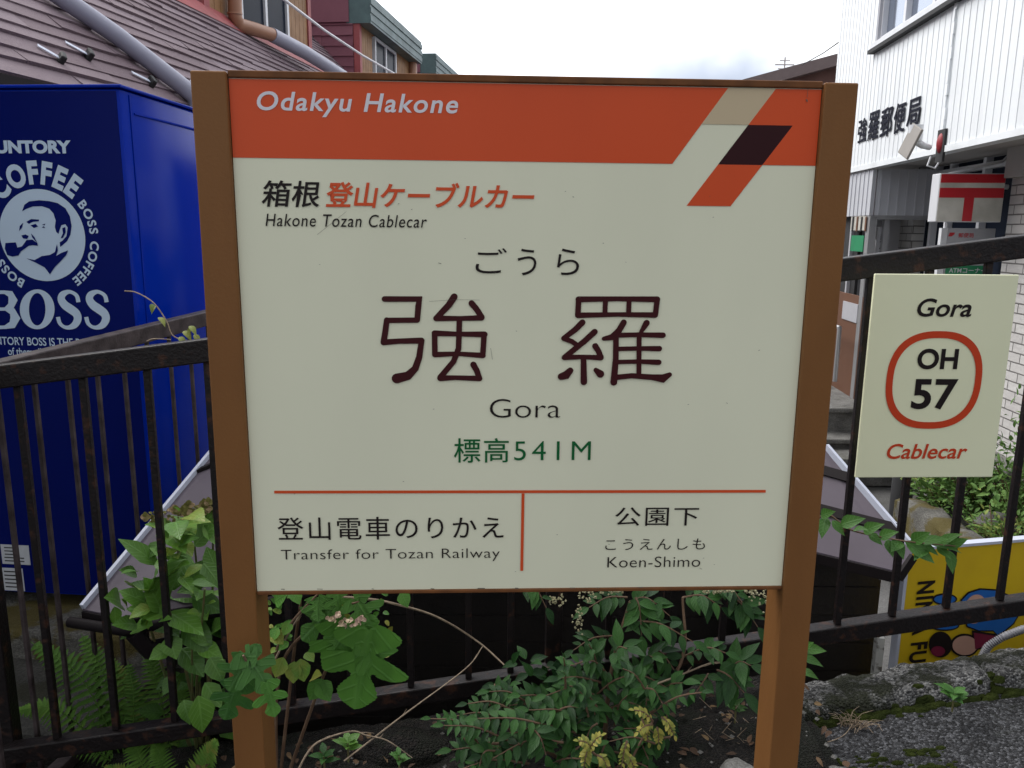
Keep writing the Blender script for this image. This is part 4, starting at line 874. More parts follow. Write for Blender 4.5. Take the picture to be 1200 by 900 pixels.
# ground floor, set back under the soffit
ub = pw(1020, 220).x; vbx = PO.uv(1020, 252).y; vfl = -.15 - PP.z
uP = PL.uv(1059, 230).x
mb = MB(); POB(mb, ub, TB_, vbx, -.06, -.05, -.02); n = 12
for i in range(n): a = ub + (TB_ - ub) * i / n; POB(mb, a, a + .02, vbx, -.06, -.02, -.012)
mb.box(PO.pt(ub + .012, (vbx - .06) / 2, -.36), (.024, -vbx - .06, .60), (PO.U, PO.W, PO.N))
for i in range(7): mb.box(PO.pt(ub - .003, (vbx - .06) / 2, -.10 - .085 * i), (.008, -vbx - .06, .015), (PO.U, PO.W, PO.N))
mb.build('canopy_box', M['siding2'], po)
mb = MB(); mb.box(PO.pt(ub + .05, vbx - .02, -.36), (.1, .04, .64), (PO.U, PO.W, PO.N)); mb.box(PO.pt(ub + .05, (vbx + vfl) / 2, -.06), (.1, vbx - vfl, .07), (PO.U, PO.W, PO.N)); mb.box(PO.pt(ub + .05, (vbx + vfl) / 2, -.2), (.05, vbx - vfl, .05), (PO.U, PO.W, PO.N)); mb.build('entrance_frame', M['alu'], po)
mb = MB(); mb.box(PO.pt(ub + .62, (vbx + vfl) / 2, -.7), (.04, vbx - vfl, 1.3), (PO.U, PO.W, PO.N)); mb.build('entrance_back', M['greyb'], po)
mb = MB(); mb.box(PO.pt(ub + .9, (vfl + vbx) / 2, -.1), (.9, vbx - vfl, .03), (PO.U, PO.W, PO.N)); mb.build('glass_door', M['shade'], po)
mb = MB(); a, b = PO.uv(1003, 440), PO.uv(978, 325); POB(mb, a.x, b.x + .6, vfl + .02, b.y - .15, -.06, -.03); mb.build('door_panel', M['interior'], po)
for (x0, y0, x1, y1, mm) in ((984, 357, 1003, 373, 'postred'), (994, 253, 1013, 270, 'acrylic'), (994, 276, 1010, 294, 'atm')):
    a, b = PO.uv(x0, y1), PO.uv(x1, y0); mb = MB(); POB(mb, b.x, a.x, a.y, b.y, -.029, -.02); mb.build('poster', M[mm] if mm != 'postred' else M['greyb'], po)
mb = MB()
for i, x in enumerate((996, 1001, 1006, 1011)): a = PO.uv(x, 271); b = PO.uv(x + 3, 254); POB(mb, a.x, b.x, a.y, b.y, -.019, -.012, mi=i % 2)
mb.build('poster_print', [M['shade'], M['interior']], po)
# brick pillar, window front and the long brick wall nearer to us
def wall_uv(name, u0, u1, v0, v1, off, P=PL, ret=.12):
    mb = MB(); c = [P.pt(u0, v0, off), P.pt(u1, v0, off), P.pt(u1, v1, off), P.pt(u0, v1, off)]
    mb.add(c, [(0, 1, 2, 3)], uvs=[(u0, v0), (u1, v0), (u1, v1), (u0, v1)])
    for uu in (u0, u1): mb.add([P.pt(uu, v0, off), P.pt(uu, v1, off), P.pt(uu, v1, off - ret), P.pt(uu, v0, off - ret)], [(0, 1, 2, 3)], uvs=[(uu, v0), (uu, v1), (uu + ret, v1), (uu + ret, v0)])
    return mb.build(name, M['brick'], po)
uq0, uq1 = PL.uv(1073, 230).x, PL.uv(1058, 230).x
wall_uv('brick_pillar', uq0, uq1, vfl, -.02, 0)
um1 = PL.uv(1184, 230).x
wall_uv('brick_wall', TA - 1.0, um1, -3.2, -.02, 0, ret=.4)
wall_uv('brick_base', um1, uq0 - .02, -3.2, vfl + .55, 0)
mb = MB(); POB(mb, um1 + .01, uq0 - .01, vfl + .55, -.03, -.16, -.12, PL); gl = mb.build('shop_window', M['glass'], po)
mb = MB()
for x in (1085, 1102, 1140, 1176):
    uu = PL.uv(x, 250).x; POB(mb, uu, uu + .05, vfl + .55, -.03, -.119, -.06, PL)
POB(mb, um1 + .01, uq0 - .01, PL.uv(1100, 205).y, PL.uv(1100, 205).y + .05, -.12, -.061, PL); POB(mb, um1 + .01, uq0 - .01, vfl + .5, vfl + .56, -.12, -.0605, PL); mb.build('window_frame', M['frame'], gl)
mb = MB(); p = PL.uv(1183, 195); POB(mb, p.x - .40, p.x - .14, p.y - .1, p.y + .32, .002, .10, PL); mb.build('wall_vent', M['soffit'], po)
mb = MB(); mb.box(PO.pt(-1, vfl - .35, -1.05), (9.5, .7, 1.7), (PO.U, PO.W, PO.N)); mb.build('plinth', M['rock'], po)
# projecting postal-mark light box
tb = onp(1183, 230, PL.P, PL.N); TPn = Plane(V((tb.x, tb.y, 0)), V((math.cos(SB), -math.sin(SB), 0)))
a, b = TPn.uv(1096.5, 260), TPn.uv(1183, 203); tl_ = TPn.uv(1101.5, 203); ua = (a.x + tl_.x) / 2; ubb = b.x - .02; va, vbb = (TPn.uv(1096, 260).y + TPn.uv(1178, 260.5).y) / 2, (tl_.y + b.y) / 2
ts = thing('postal_sign', TPn.pt((ua + ubb) / 2, va, -.08), 'projecting white light box with a red double bar and stem postal mark', 'sign')
mb = MB(); mb.box(TPn.pt((ua + ubb) / 2, (va + vbb) / 2, -.075), (ubb - ua, vbb - va, .15), TPn.axes(), .006); bx = mb.build('box', M['frame'], ts)
mb = MB(); mb.box(TPn.pt((ua + ubb) / 2, (va + vbb) / 2, .002), (ubb - ua - .012, vbb - va - .012, .004), TPn.axes()); fc = mb.build('face', M['acrylic'], ts)
H_ = vbb - va; mb = MB()
for f0, f1 in ((.02, .195), (.30, .50)): mb.box(TPn.pt((ua + ubb) / 2, vbb - H_ * (f0 + f1) / 2, .006), (ubb - ua - .014, H_ * (f1 - f0), .003), TPn.axes())
um_ = ua + (ubb - ua) * .475; mb.box(TPn.pt(um_, vbb - H_ * .7425, .0058), ((ubb - ua) * .145, H_ * .4845, .003), TPn.axes()); mb.build('postal_mark', M['postred'], fc)
mb = MB(); mb.tube([TPn.pt(ubb - .02, vbb - .1, -.08), TPn.pt(ubb + .06, vbb - .1, -.08)], .02, 8); mb.tube([TPn.pt(ua + .1, vbb, -.08), TPn.pt(ua + .5, vbb + .10, -.08), TPn.pt(ubb + .05, vbb + .16, -.08)], .012, 6); mb.build('bracket', M['frame'], ts)
# hanging board under it
HB = Plane(TPn.pt(0, 0, -.25), TPn.U); a, b = HB.uv(1105, 325), HB.uv(1167, 268); hb = thing('hanging_board', HB.pt((a.x + b.x) / 2, a.y - .12, 0), 'pale grey board with red characters and a green strip below the postal light box', 'sign')
v0_, v1_ = HB.uv(1135, 330).y, HB.uv(1135, 267.5).y
mb = MB(); mb.box(HB.pt((a.x + b.x) / 2, (v0_ + v1_) / 2, -.02), (b.x - a.x, v1_ - v0_, .04), HB.axes()); hp = mb.build('board', M['greyb'], hb)
mb = MB(); mb.box(HB.pt(a.x - .03, (v0_ + v1_) / 2, -.02), (.05, v1_ - v0_, .05), HB.axes()); mb.box(HB.pt(a.x - .02, v1_ + .1, -.02), (.02, .3, .02), HB.axes()); mb.build('post', M['frame'], hb)
mb = MB(); fit_text(mb, HB, '郵便局', 1123, 273, 1141, 278.5, .002, bold=.01); mb.build('lettering', M['postred'], hp)
mb = MB(); q = [HB.uv(*p) for p in ((1111, 277), (1113, 272.5), (1119, 272.5), (1118, 275), (1115, 277))]; mb.flat([HB.pt(p.x, p.y, .002) for p in q][::-1]); mb.build('emblem', M['postred'], hp)
a, b = HB.uv(1107, 323), HB.uv(1159, 311.5); mb = MB(); mb.box(HB.pt((a.x + b.x) / 2, (a.y + b.y) / 2, .004), (b.x - a.x, b.y - a.y, .006), HB.axes()); gs = mb.build('green_strip', M['atm'], hp)
mb = MB(); fit_text(mb, HB, 'ATMコーナー', 1111.5, 313.8, 1155, 320, .009, bold=.012); mb.build('lettering', M['frame'], gs)
mb = MB(); fit_text(mb, HB, 'ゆうちょ銀行', 1112, 300, 1152, 309, .003); mb.build('lettering', M['atm'], hp)
# narrow vertical board in the entrance
VB = Plane(PO.pt(ub + .1, 0, -.2), V((math.cos(SB), -math.sin(SB), 0))); a, b = VB.uv(1022, 330), VB.uv(1043, 266)
vb2_ = thing('vertical_board', VB.pt((a.x + b.x) / 2, a.y, 0), 'narrow white board with vertical black characters in the entrance', 'sign')
mb = MB(); mb.box(VB.pt((a.x + b.x) / 2, (a.y + b.y) / 2, -.01), (b.x - a.x, b.y - a.y, .05), VB.axes()); vp_ = mb.build('board', M['greyb'], vb2_)
mb = MB()
for i, ch in enumerate('郵便ポスト'):
    y = b.y - .07 - i * .105; cx_ = (a.x + b.x) / 2 + .01; fit_text(mb, VB, ch, 0, 0, 0, 0, .0165, bold=.01, uvbox=(cx_ - .04, y - .085, cx_ + .04, y))
mb.build('lettering', M['black'], vp_)
# red lamp and its floodlight on an arm
M['floodgrey'] = mat('warm_grey_metal', (0.24, 0.22, 0.20), 0.5)
M['lampred'] = mat('dull_red_lens', (0.26, 0.012, 0.020), 0.5)
lp_ = onp(1105, 168, PO.P, PO.N); lamp = thing('wall_lamp', lp_, 'red wall lamp and grey floodlight on a white arm under the dark letters', 'lamp')
mb = MB(); prof = [(.0, .045), (.016, .043), (.03, .037), (.042, .022), (.048, .0)]
vs = []; n = 16
for o, r_ in prof: vs += [lp_ + Q5 * o + (S5 * math.cos(2 * PI * j / n) * r_ + Z * math.sin(2 * PI * j / n) * r_ * 1.9) for j in range(n)]
mb.add(vs, [(i * n + j, i * n + (j + 1) % n, (i + 1) * n + (j + 1) % n, (i + 1) * n + j) for i in range(4) for j in range(n)]); mb.build('red_dome', M['lampred'], lamp, smooth=60)
mb = MB(); mb.box(lp_ + Q5 * .012 - Z * .02, (.13, .25, .018), (PO.U, PO.W, PO.N)); mb.build('back_plate', M['shade'], lamp)
e1 = lp_ + Q5 * .10 - Z * .03; e2 = onp(1072, 164, PO.P + Q5 * .28, PO.N)
mb = MB(); mb.tube([e1, e1.lerp(e2, .5) - Z * .01, e2], [.022, .026, .03], 10); mb.tube([e2 + Z * -.01, e2 + Z * .11], .05, 12); mb.tube([lp_ + Q5 * .08 - Z * .1, lp_ + Q5 * .1 - Z * .17, lp_ + Q5 * .04 - Z * .19, lp_ + Q5 * .01 - Z * .14], .008, 6); mb.build('arm', M['frame'], lamp, smooth=50)
fa, fb_ = onp(1076, 148, PO.P + Q5 * .3, PO.N), onp(1058, 183, PO.P + Q5 * .36, PO.N)
mb = MB(); mb.span(fa, fb_, (.20, .02), up=Q5, bev=.006); mb.build('floodlight', M['floodgrey'], lamp)
# entrance steps, handrail and bollards
stp = thing('entrance_steps', PO.pt(ub - .6, vfl - .7, .4), 'three grey concrete steps climbing to the post office entrance', 'steps')
for i in range(4):
    p = at(988, 467 + i * 22.5, 8.0 - .32 * i); mb = MB(); zt2 = p.z; mb.box((p.x + .0 + .35, p.y + .16, (zt2 - .78) / 2), (1.6, .42 if i else 1.2, zt2 + .78 - .06), None, .012); mb.box((p.x + .35, p.y + .13, zt2 - .02), (1.64, .48 if i else 1.24, .05), None, .012); mb.build('step', M['rock'], stp)
p0, p1_ = at(981, 447, 7.9), at(984, 384, 7.9); mb = MB(); mb.tube([V((p1_.x, p1_.y, p0.z)), p1_, p1_ + V((.07, 1.2, 0)), V((p1_.x + .07, p1_.y + 1.2, p0.z))], .022, 10); tag(mb.build('handrail', M['alu'], smooth=50), 'steel handrail beside the post office entrance door', 'handrail')
def bollard(px, py0, py1, Y, r_, m, label, sq=False):
    p = at(px, py0, Y); t = at(px, py1, Y); mb = MB()
    if sq: mb.box((p.x, p.y, (t.z - .76) / 2), (r_ * 2, r_ * 2, t.z + .76), None, .012)
    else: mb.tube([V((p.x, p.y, -.76)), V((p.x, p.y, t.z - .02)), V((p.x, p.y, t.z))], [r_, r_, r_ * .8], 16)
    tag(mb.build('bollard', m, smooth=40), label, 'bollard')
bollard(1001, 550, 509, 6.4, .035, M['greyb'], 'slim grey post standing at the foot of the entrance steps')
bollard(1056, 585, 540, 5.6, .075, M['shade'], 'black round post on the street behind the route plate')
bollard(1093, 572, 550, 6.0, .06, M['rock'], 'short grey post beside the shrubs below the route plate')

# ================================================================= DISTANT BROWN BUILDING
bb = thing('brown_building', (8.5, 24, -.76), 'distant brown building with a low sloping roof behind the station board', 'building')
a, b = at(868, 96, 24), at(1010, 57, 24); mb = MB()
mb.prism([V((a.x - .5, 24, -.76)), V((b.x + 3, 24, -.76)), V((b.x + 3, 24, b.z + .6)), V((a.x - .5, 24, a.z - .25))], V((0, 8, 0))); mb.build('wall', mat('brown_cladding', (0.16, 0.075, 0.058), 0.7, (0.11, 0.05, 0.042), 2, 0.6, .3, 20), bb)
mb = MB(); d = (b - a).normalized(); a_, b_ = a - d * .9, b + d * 4
mb.prism([a_, b_, b_ - Z * .32, a_ - Z * .32], V((0, 8.8, 0))); ob = mb
for i in range(len(ob.v)): ob.v[i] += V((0, -.5, 0))
ob.build('roof', mat('brown_roof_edge', (0.19, 0.14, 0.135), 0.6), bb)
p = at(919, 83, 26); mb = MB(); mb.tube([p - Z * 3, p + Z * .4], .022, 6); mb.span(p + V((-.3, 0, .18)), p + V((.3, 0, .18)), (.03, .03)); mb.span(p + V((-.16, 0, .30)), p + V((.16, 0, .30)), (.025, .025)); mb.span(p + V((-.2, 0, .06)), p + V((.2, 0, .06)), (.025, .025))
tag(mb.build('roof_aerial', M['soffit']), 'small dark aerial mast above the brown roof edge', 'aerial')
mb = MB(); mb.tube([at(940, 76, 22), at(965, 62, 18), at(985, 48, 14), at(1010, 28, 11)], .012, 5); tag(mb.build('overhead_cable', M['shade']), 'thin dark cable running from the brown roof to the post office', 'cable')

# ================================================================= PLANTS
def unit(v): return v.normalized() if v.length > 1e-9 else V((0, 0, 1))
OV = [(0, 0), (.08, .38), (.2, .78), (.36, 1), (.52, .95), (.68, .74), (.84, .40), (.94, .15), (1, 0)]     # ovate
LA = [(0, 0), (.12, .55), (.3, .95), (.45, 1), (.62, .8), (.8, .45), (.92, .16), (1, 0)]                     # lanceolate
EL = [(0, 0), (.15, .7), (.35, 1), (.6, .97), (.82, .62), (.94, .3), (1, 0)]                                 # oval
def leaf(mb, p, d, n, L, W, prof=OV, droop=.2, fold=.18, tint=.5, jag=0.0, twist=0.0):
    d = unit(d); sd = unit(d.cross(n)); n = unit(sd.cross(d)); vs, uv = [], []
    for i, (t, w) in enumerate(prof):
        c = p + d * (L * t * (1 - .15 * droop * t)) - n * (droop * L * t * t); hw = W / 2 * w * (1 + (jag if i % 2 else -jag))
        s_ = unit(sd + n * twist * t)
        vs += [c + s_ * hw + n * hw * fold * 2, c, c - s_ * hw + n * hw * fold * 2]; uv += [(t, w), (t, 0), (t, -w)]
    fs = []
    for i in range(len(prof) - 1):
        b = i * 3; fs += [(b, b + 1, b + 4, b + 3), (b + 1, b + 2, b + 5, b + 4)]
    mb.add(vs, fs, 0, max(0, min(1, tint)), uv)
LOB = [(0, .0), (-.07, .10), (-.03, .26), (.05, .37), (.14, .36), (.21, .27), (.25, .15), (.29, .14), (.31, .26), (.37, .43), (.48, .50), (.57, .46), (.58, .33), (.53, .17), (.57, .11), (.66, .17), (.78, .21), (.89, .17), (.96, .08), (1, 0)]
def lobed(mb, p, d, n, L, W, tint=.5, droop=.3, lobes=5, depth=.5, seed=0):
    """deeply lobed leaf: two concave halves folded along the midrib, each bent down towards its tip"""
    r_ = random.Random(seed); d = unit(d); sd = unit(d.cross(n)); n = unit(sd.cross(d))
    def P(x, y): return p + d * (x * L) + sd * (y * W * 1.25) - n * (droop * L * max(0, x) ** 2 - .10 * L * abs(y) + .45 * L * y * y)
    for sg in (1, -1):
        jit = [V((x + r_.uniform(-.015, .015), y * r_.uniform(.88, 1.1), 0)) for x, y in LOB]; jit[0].x = 0; jit[-1] = V((1, 0, 0))
        sm = curve(jit, 5)
        for i in range(len(sm)): sm[i].y = max(0, sm[i].y + (.006 * (-1) ** i if 3 < i < len(sm) - 3 else 0))
        q = len(sm); mid = [V((1 - k / 8, 0, 0)) for k in range(1, 8)]
        inner = []
        ring = [(v.x, v.y) for v in sm] + [(v.x, 0) for v in mid]
        vs = [P(x, y * sg) for x, y in ring]; uv = [(max(0, x), y * 2.0 * sg) for x, y in ring]
        f = tuple(range(len(vs))); mb.add(vs, [f if sg < 0 else f[::-1]], 0, tint, uv)
TOCAM = lambda p: unit(CAM - p)
M['hyd'] = leaf_mat('hydrangea_leaf', (0.024, 0.078, 0.012, 1), (0.115, 0.26, 0.034, 1), (0.27, 0.26, 0.04, 1), .40, .28, 7, .40)
M['lob'] = leaf_mat('lobed_leaf', (0.018, 0.068, 0.016, 1), (0.085, 0.235, 0.030, 1), (0.24, 0.24, 0.04, 1), .45, .13, 6, .32)
M['fern'] = leaf_mat('fern_leaf', (0.028, 0.085, 0.012, 1), (0.095, 0.20, 0.030, 1), (0.25, 0.22, 0.05, 1), .6, .1, 1, .15)
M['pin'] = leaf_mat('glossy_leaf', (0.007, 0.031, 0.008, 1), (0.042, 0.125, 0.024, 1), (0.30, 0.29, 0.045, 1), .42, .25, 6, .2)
M['yel'] = leaf_mat('yellowing_leaf', (0.10, 0.16, 0.03, 1), (0.32, 0.30, 0.05, 1), (0.46, 0.40, 0.09, 1), .5, .2, 6)
M['vine'] = leaf_mat('vine_leaf', (0.024, 0.080, 0.016, 1), (0.075, 0.19, 0.035, 1), (0.3, 0.3, 0.06, 1), .45, .28, 6, .25)
M['bush'] = leaf_mat('garden_shrub_leaf', (0.045, 0.105, 0.024, 1), (0.15, 0.27, 0.065, 1), (0.30, 0.34, 0.09, 1), .55, .2, 4, .2)
M['faded'] = leaf_mat('faded_lacecap', (0.07, 0.085, 0.02, 1), (0.17, 0.16, 0.05, 1), (0.40, 0.28, 0.17, 1), .7, .1, 3, .1)
M['stem'] = mat('brown_stem', (0.10, 0.055, 0.03), 0.7, (0.16, 0.10, 0.06), 40, 0.8); M['gstem'] = mat('green_stem', (0.09, 0.12, 0.035), 0.6, (0.14, 0.08, 0.04), 20, 0.7)
M['twig'] = mat('bare_twig', (0.30, 0.23, 0.16), 0.75, (0.18, 0.13, 0.09), 60, 0.8, 0.4, 200)
M['petal'] = mat('faded_pink_petal', (0.52, 0.36, 0.29), 0.7, (0.42, 0.38, 0.2), 30, 0.6); M['bud'] = mat('pale_buds', (0.34, 0.32, 0.2), 0.7, (0.25, 0.22, 0.1), 40, 0.7)
def rv(s=1): return V((rnd.uniform(-s, s), rnd.uniform(-s, s), rnd.uniform(-s, s)))
def px_leaf(mb, x0, y0, x1, y1, Y0, Y1, W, kind='ov', tint=.5, face=.6, **k):
    """leaf from base pixel to tip pixel at depths Y0, Y1; width in fraction of length"""
    a, b = at(x0, y0, Y0), at(x1, y1, Y1); d = b - a; n = unit(TOCAM(a) * face + Z * (1 - face) + rv(.25))
    if kind == 'lob': lobed(mb, a, d, n, d.length, d.length * W, tint, **k)
    else: leaf(mb, a, d, n, d.length, d.length * W, {'ov': OV, 'la': LA, 'el': EL}[kind], tint=tint, **k)

# --- hydrangea behind and between the bars at the left
hy = thing('hydrangea', at(238, 850, 2.25) - Z * .25, 'broad leaved green hydrangea with faded flower heads beside the left post', 'shrub')
mb = MB(); hb_ = at(236, 870, 2.22) - Z * .15
tips = [(205, 625, 2.18), (165, 700, 2.05), (228, 640, 2.15), (196, 705, 2.0), (240, 690, 1.98), (215, 600, 2.2), (250, 600, 2.2), (225, 760, 2.0)]
for x, y, Y in tips:
    e = at(x, y, Y); m_ = hb_.lerp(e, .5) + V((rnd.uniform(-.03, .06), 0, -.02)); mb.tube(curve([hb_, m_, e], 6), [.007 - .004 * i / 12 for i in range(13)], 6)
mb.build('stems', M['gstem'], hy, smooth=60)
mb = MB()
HL = [(197, 720, 148, 708, 2.02, 1.99, .62, .72), (190, 718, 172, 676, 2.03, 2.0, .6, .66), (196, 718, 240, 738, 2.02, 1.97, .55, .62), (178, 712, 150, 722, 2.0, 1.96, .66, .8), (190, 690, 222, 668, 2.06, 2.08, .55, .45), (185, 662, 143, 628, 2.1, 2.06, .38, .5), (206, 655, 175, 640, 2.1, 2.1, .5, .6), (215, 690, 255, 655, 2.1, 2.12, .62, .3),
 (228, 640, 250, 612, 2.15, 2.15, .6, .5), (220, 650, 200, 690, 2.12, 2.02, .62, .4), (238, 660, 262, 690, 2.1, 2.06, .6, .35), (200, 760, 174, 772, 2.0, 1.96, .75, .62), (198, 745, 206, 772, 2.0, 1.96, .8, .5), (232, 815, 240, 862, 1.96, 1.93, .62, .66), (215, 820, 224, 848, 1.98, 1.94, .7, .42), (246, 770, 262, 800, 1.98, 1.95, .7, .3),
 (205, 618, 170, 612, 2.18, 2.14, .5, .74), (210, 612, 246, 606, 2.18, 2.15, .4, .8), (238, 615, 262, 640, 2.17, 2.15, .6, .7), (190, 635, 165, 655, 2.12, 2.08, .55, .35), (225, 700, 262, 715, 2.06, 2.04, .6, .2), (215, 730, 250, 765, 2.04, 2.0, .6, .25), (180, 690, 150, 680, 2.06, 2.04, .5, .3), (248, 740, 262, 725, 2.05, 2.02, .6, .4), (205, 790, 190, 815, 2.06, 2.02, .6, .3), (240, 800, 260, 830, 2.0, 1.97, .6, .5),
 (222, 625, 205, 600, 2.2, 2.2, .5, .7), (232, 622, 255, 595, 2.2, 2.2, .55, .55), (170, 705, 140, 690, 2.02, 2.0, .6, .6), (208, 680, 185, 655, 2.1, 2.1, .6, .5), (228, 720, 205, 735, 2.1, 2.05, .6, .3), (255, 670, 240, 640, 2.1, 2.12, .6, .35), (212, 760, 240, 790, 2.05, 2.0, .6, .25)]
for x0, y0, x1, y1, Y0, Y1, w, t in HL: px_leaf(mb, x0, y0, x1, y1, Y0, Y1, w * 1.05, 'ov', t, .55, droop=rnd.uniform(.08, .3), fold=rnd.uniform(.08, .22), jag=.04, twist=rnd.uniform(-.3, .3))
for i in range(26):
    x, y = rnd.uniform(165, 262), rnd.uniform(640, 860); a = rnd.uniform(0, 6.3); px_leaf(mb, x, y, x + 34 * math.cos(a), y + 22 * math.sin(a) + 8, 2.2, 2.15, .6, 'ov', rnd.uniform(0, .45), .5, jag=.04)
for i in range(44):   # young bright leaves in pairs along the shoots
    x, y = rnd.choice(((168, 700), (190, 655), (200, 705), (215, 640), (240, 690), (205, 618), (185, 725), (235, 740), (150, 700), (225, 670))); x += rnd.gauss(0, 12); y += rnd.gauss(0, 12); a_ = rnd.uniform(0, 6.28); L_ = rnd.uniform(14, 32)
    px_leaf(mb, x, y, x + L_ * math.cos(a_), y + L_ * .7 * math.sin(a_) + 3, 2.02 + rnd.uniform(-.04, .08), 1.99 + rnd.uniform(-.04, .08), rnd.uniform(.45, .65), 'ov', rnd.uniform(.35, .86), .4, droop=rnd.uniform(.1, .4), fold=rnd.uniform(.1, .25), twist=rnd.uniform(-.5, .5))
mb.build('foliage', M['hyd'], hy, smooth=80)
mb = MB()
for cx_, cy_, Y, R_ in ((198, 606, 2.18, 26), (236, 597, 2.2, 20), (250, 592, 2.2, 12)):
    for i in range(60):
        a = rnd.uniform(0, 6.28); q = R_ * math.sqrt(rnd.random()); p = at(cx_ + q * math.cos(a), cy_ + q * .28 * math.sin(a), Y); leaf(mb, p, rv(1) + Z * .2, Z + TOCAM(p) * .5 + rv(.5), rnd.uniform(.008, .016), rnd.uniform(.008, .013), EL, tint=rnd.uniform(.3, 1))
    for i in range(5):
        a = rnd.uniform(0, 6.28); p = at(cx_ + R_ * 1.05 * math.cos(a), cy_ + R_ * .35 * math.sin(a), Y - .02)
        for k in range(4): leaf(mb, p, V((math.cos(k * 1.57), -.2, math.sin(k * 1.57))), TOCAM(p), .016, .016, EL, tint=rnd.uniform(.5, 1))
mb.build('flower_head', M['faded'], hy)

# --- lobed-leaf creeper round the left post
lo_ = thing('lobed_plant', at(330, 905, 1.72) - Z * .12, 'plant with large deeply lobed green leaves climbing behind and round the left post', 'plant')
mb = MB(); b0 = at(322, 905, 1.74) - Z * .1
stems = [[b0, at(318, 800, 1.7), at(335, 740, 1.66), at(378, 690, 1.66)], [b0, at(330, 780, 1.68), at(400, 716, 1.65), at(420, 705, 1.62)], [b0, at(310, 830, 1.5), at(296, 790, 1.33), at(285, 768, 1.30)], [b0, at(345, 760, 1.7), at(352, 700, 1.7), at(345, 640, 1.72)], [b0, at(380, 790, 1.66), at(395, 770, 1.62)]]
for s_ in stems: c = curve(s_, 8); mb.tube(c, [.005 - .003 * i / len(c) for i in range(len(c))], 6)
mb.build('stems', M['stem'], lo_, smooth=60)
mb = MB()
LL = [(400, 730, 398, 792, 1.63, 1.60, 1.05, .55, 3), (432, 738, 412, 838, 1.61, 1.56, .85, .62, 5), (392, 712, 352, 752, 1.65, 1.62, .9, .35, 8), (425, 735, 445, 775, 1.62, 1.6, .9, .5, 9), (372, 700, 372, 728, 1.66, 1.63, 1.2, .45, 1), (395, 693, 398, 722, 1.66, 1.63, 1.0, .5, 2), (415, 702, 440, 738, 1.64, 1.61, 1.0, .45, 12), (428, 752, 455, 798, 1.61, 1.58, .8, .6, 13), (405, 742, 385, 772, 1.63, 1.6, .9, .6, 14), (385, 705, 362, 725, 1.66, 1.64, 1.0, .4, 15),
 (292, 772, 268, 812, 1.31, 1.29, 1.0, .25, 4), (287, 765, 318, 812, 1.31, 1.29, .8, .3, 6), (280, 800, 262, 848, 1.31, 1.29, .9, .15, 7), (312, 800, 322, 842, 1.30, 1.28, .8, .55, 10), (300, 770, 275, 770, 1.31, 1.3, 1.1, .3, 11)]
for x0, y0, x1, y1, Y0, Y1, w, t, sd_ in LL: px_leaf(mb, x0, y0, x1, y1, Y0, Y1, w, 'lob', t, .8, droop=rnd.uniform(.1, .3), depth=.62 if sd_ != 1 else .3, lobes=5, seed=sd_)
for x0, y0, x1, y1, t in ((378, 795, 362, 822, .5), (372, 798, 388, 822, .55), (345, 775, 343, 802, .86), (352, 772, 356, 800, .82), (365, 795, 376, 790, .95), (318, 740, 332, 755, .9), (332, 770, 322, 795, .85), (358, 765, 368, 775, .8), (322, 705, 336, 695, .6), (340, 690, 352, 708, .6), (326, 735, 318, 752, .7), (340, 728, 332, 745, .75), (338, 752, 326, 762, .7), (366, 738, 358, 752, .8), (395, 768, 385, 778, .7), (430, 700, 412, 690, .5), (470, 694, 478, 712, .5)):
    px_leaf(mb, x0, y0, x1, y1, 1.66, 1.64, .8, 'ov', t, .7, jag=.03, droop=.1)
for i in range(60):
    x = rnd.choice((rnd.uniform(312, 345), rnd.uniform(405, 460))); y = rnd.uniform(690, 770); a = rnd.uniform(0, 6.3); L_ = rnd.uniform(5, 11); px_leaf(mb, x, y, x + L_ * math.cos(a), y + L_ * math.sin(a), 1.68, 1.67, .6, 'el', rnd.uniform(.4, 1), .6)
mb.build('foliage', M['lob'], lo_, smooth=80)
mb = MB()
for cx_, cy_ in ((420, 728), (390, 724), (406, 729)):
    for i in range(14):
        p = at(cx_ + rnd.uniform(-8, 8), cy_ + rnd.uniform(-5, 5), 1.60); leaf(mb, p, rv(1), TOCAM(p) + rv(.5), .010, .009, EL, tint=rnd.random())
mb.build('flower_head', M['petal'], lo_)

# --- ferns
def fern(base, fronds, label):
    t = thing('fern', base, label, 'fern', 'ferns at the foot of the railing')
    for (tip, bow) in fronds:
        mid = base.lerp(tip, .55) + bow; c = curve([base, mid, tip], 20); N_ = len(c); mb = MB(); FL = (tip - base).length
        mb.tube(c, [.0026 - .0018 * i / N_ for i in range(N_)], 5, tint=.6)
        np_ = 21; sp_ = FL * .86 / np_; tn = rnd.uniform(.25, .8)
        for i in range(np_):
            k = .14 + .84 * i / np_; f_ = k * (N_ - 1); i0 = int(f_); p = c[i0].lerp(c[min(i0 + 1, N_ - 1)], f_ - i0); d = unit(c[min(i0 + 1, N_ - 1)] - c[max(i0 - 1, 0)])
            up = unit(Z * .7 + TOCAM(p)); sd = unit(d.cross(up)); ln = FL * .23 * min(1, .35 + 2.2 * (k - .12)) * (1.04 - k) ** .75
            for s_ in (-1, 1):
                dd = unit(sd * s_ + d * .42 - Z * .10 + rv(.05)); tt = tn + rnd.uniform(-.1, .1)
                pr = [(0, .55)]
                for j in range(1, 12): pr += [(j / 12 - .025, (1 - (j / 12) ** 1.8) * .55 + .02), (j / 12, (1 - (j / 12) ** 1.8) * 1.0 + .03)]
                leaf(mb, p, dd, up, ln, sp_ * 1.02, pr + [(1, 0)], .35, .10, tt, twist=rnd.uniform(-.25, .25))
        mb.build('frond', M['fern'], t)
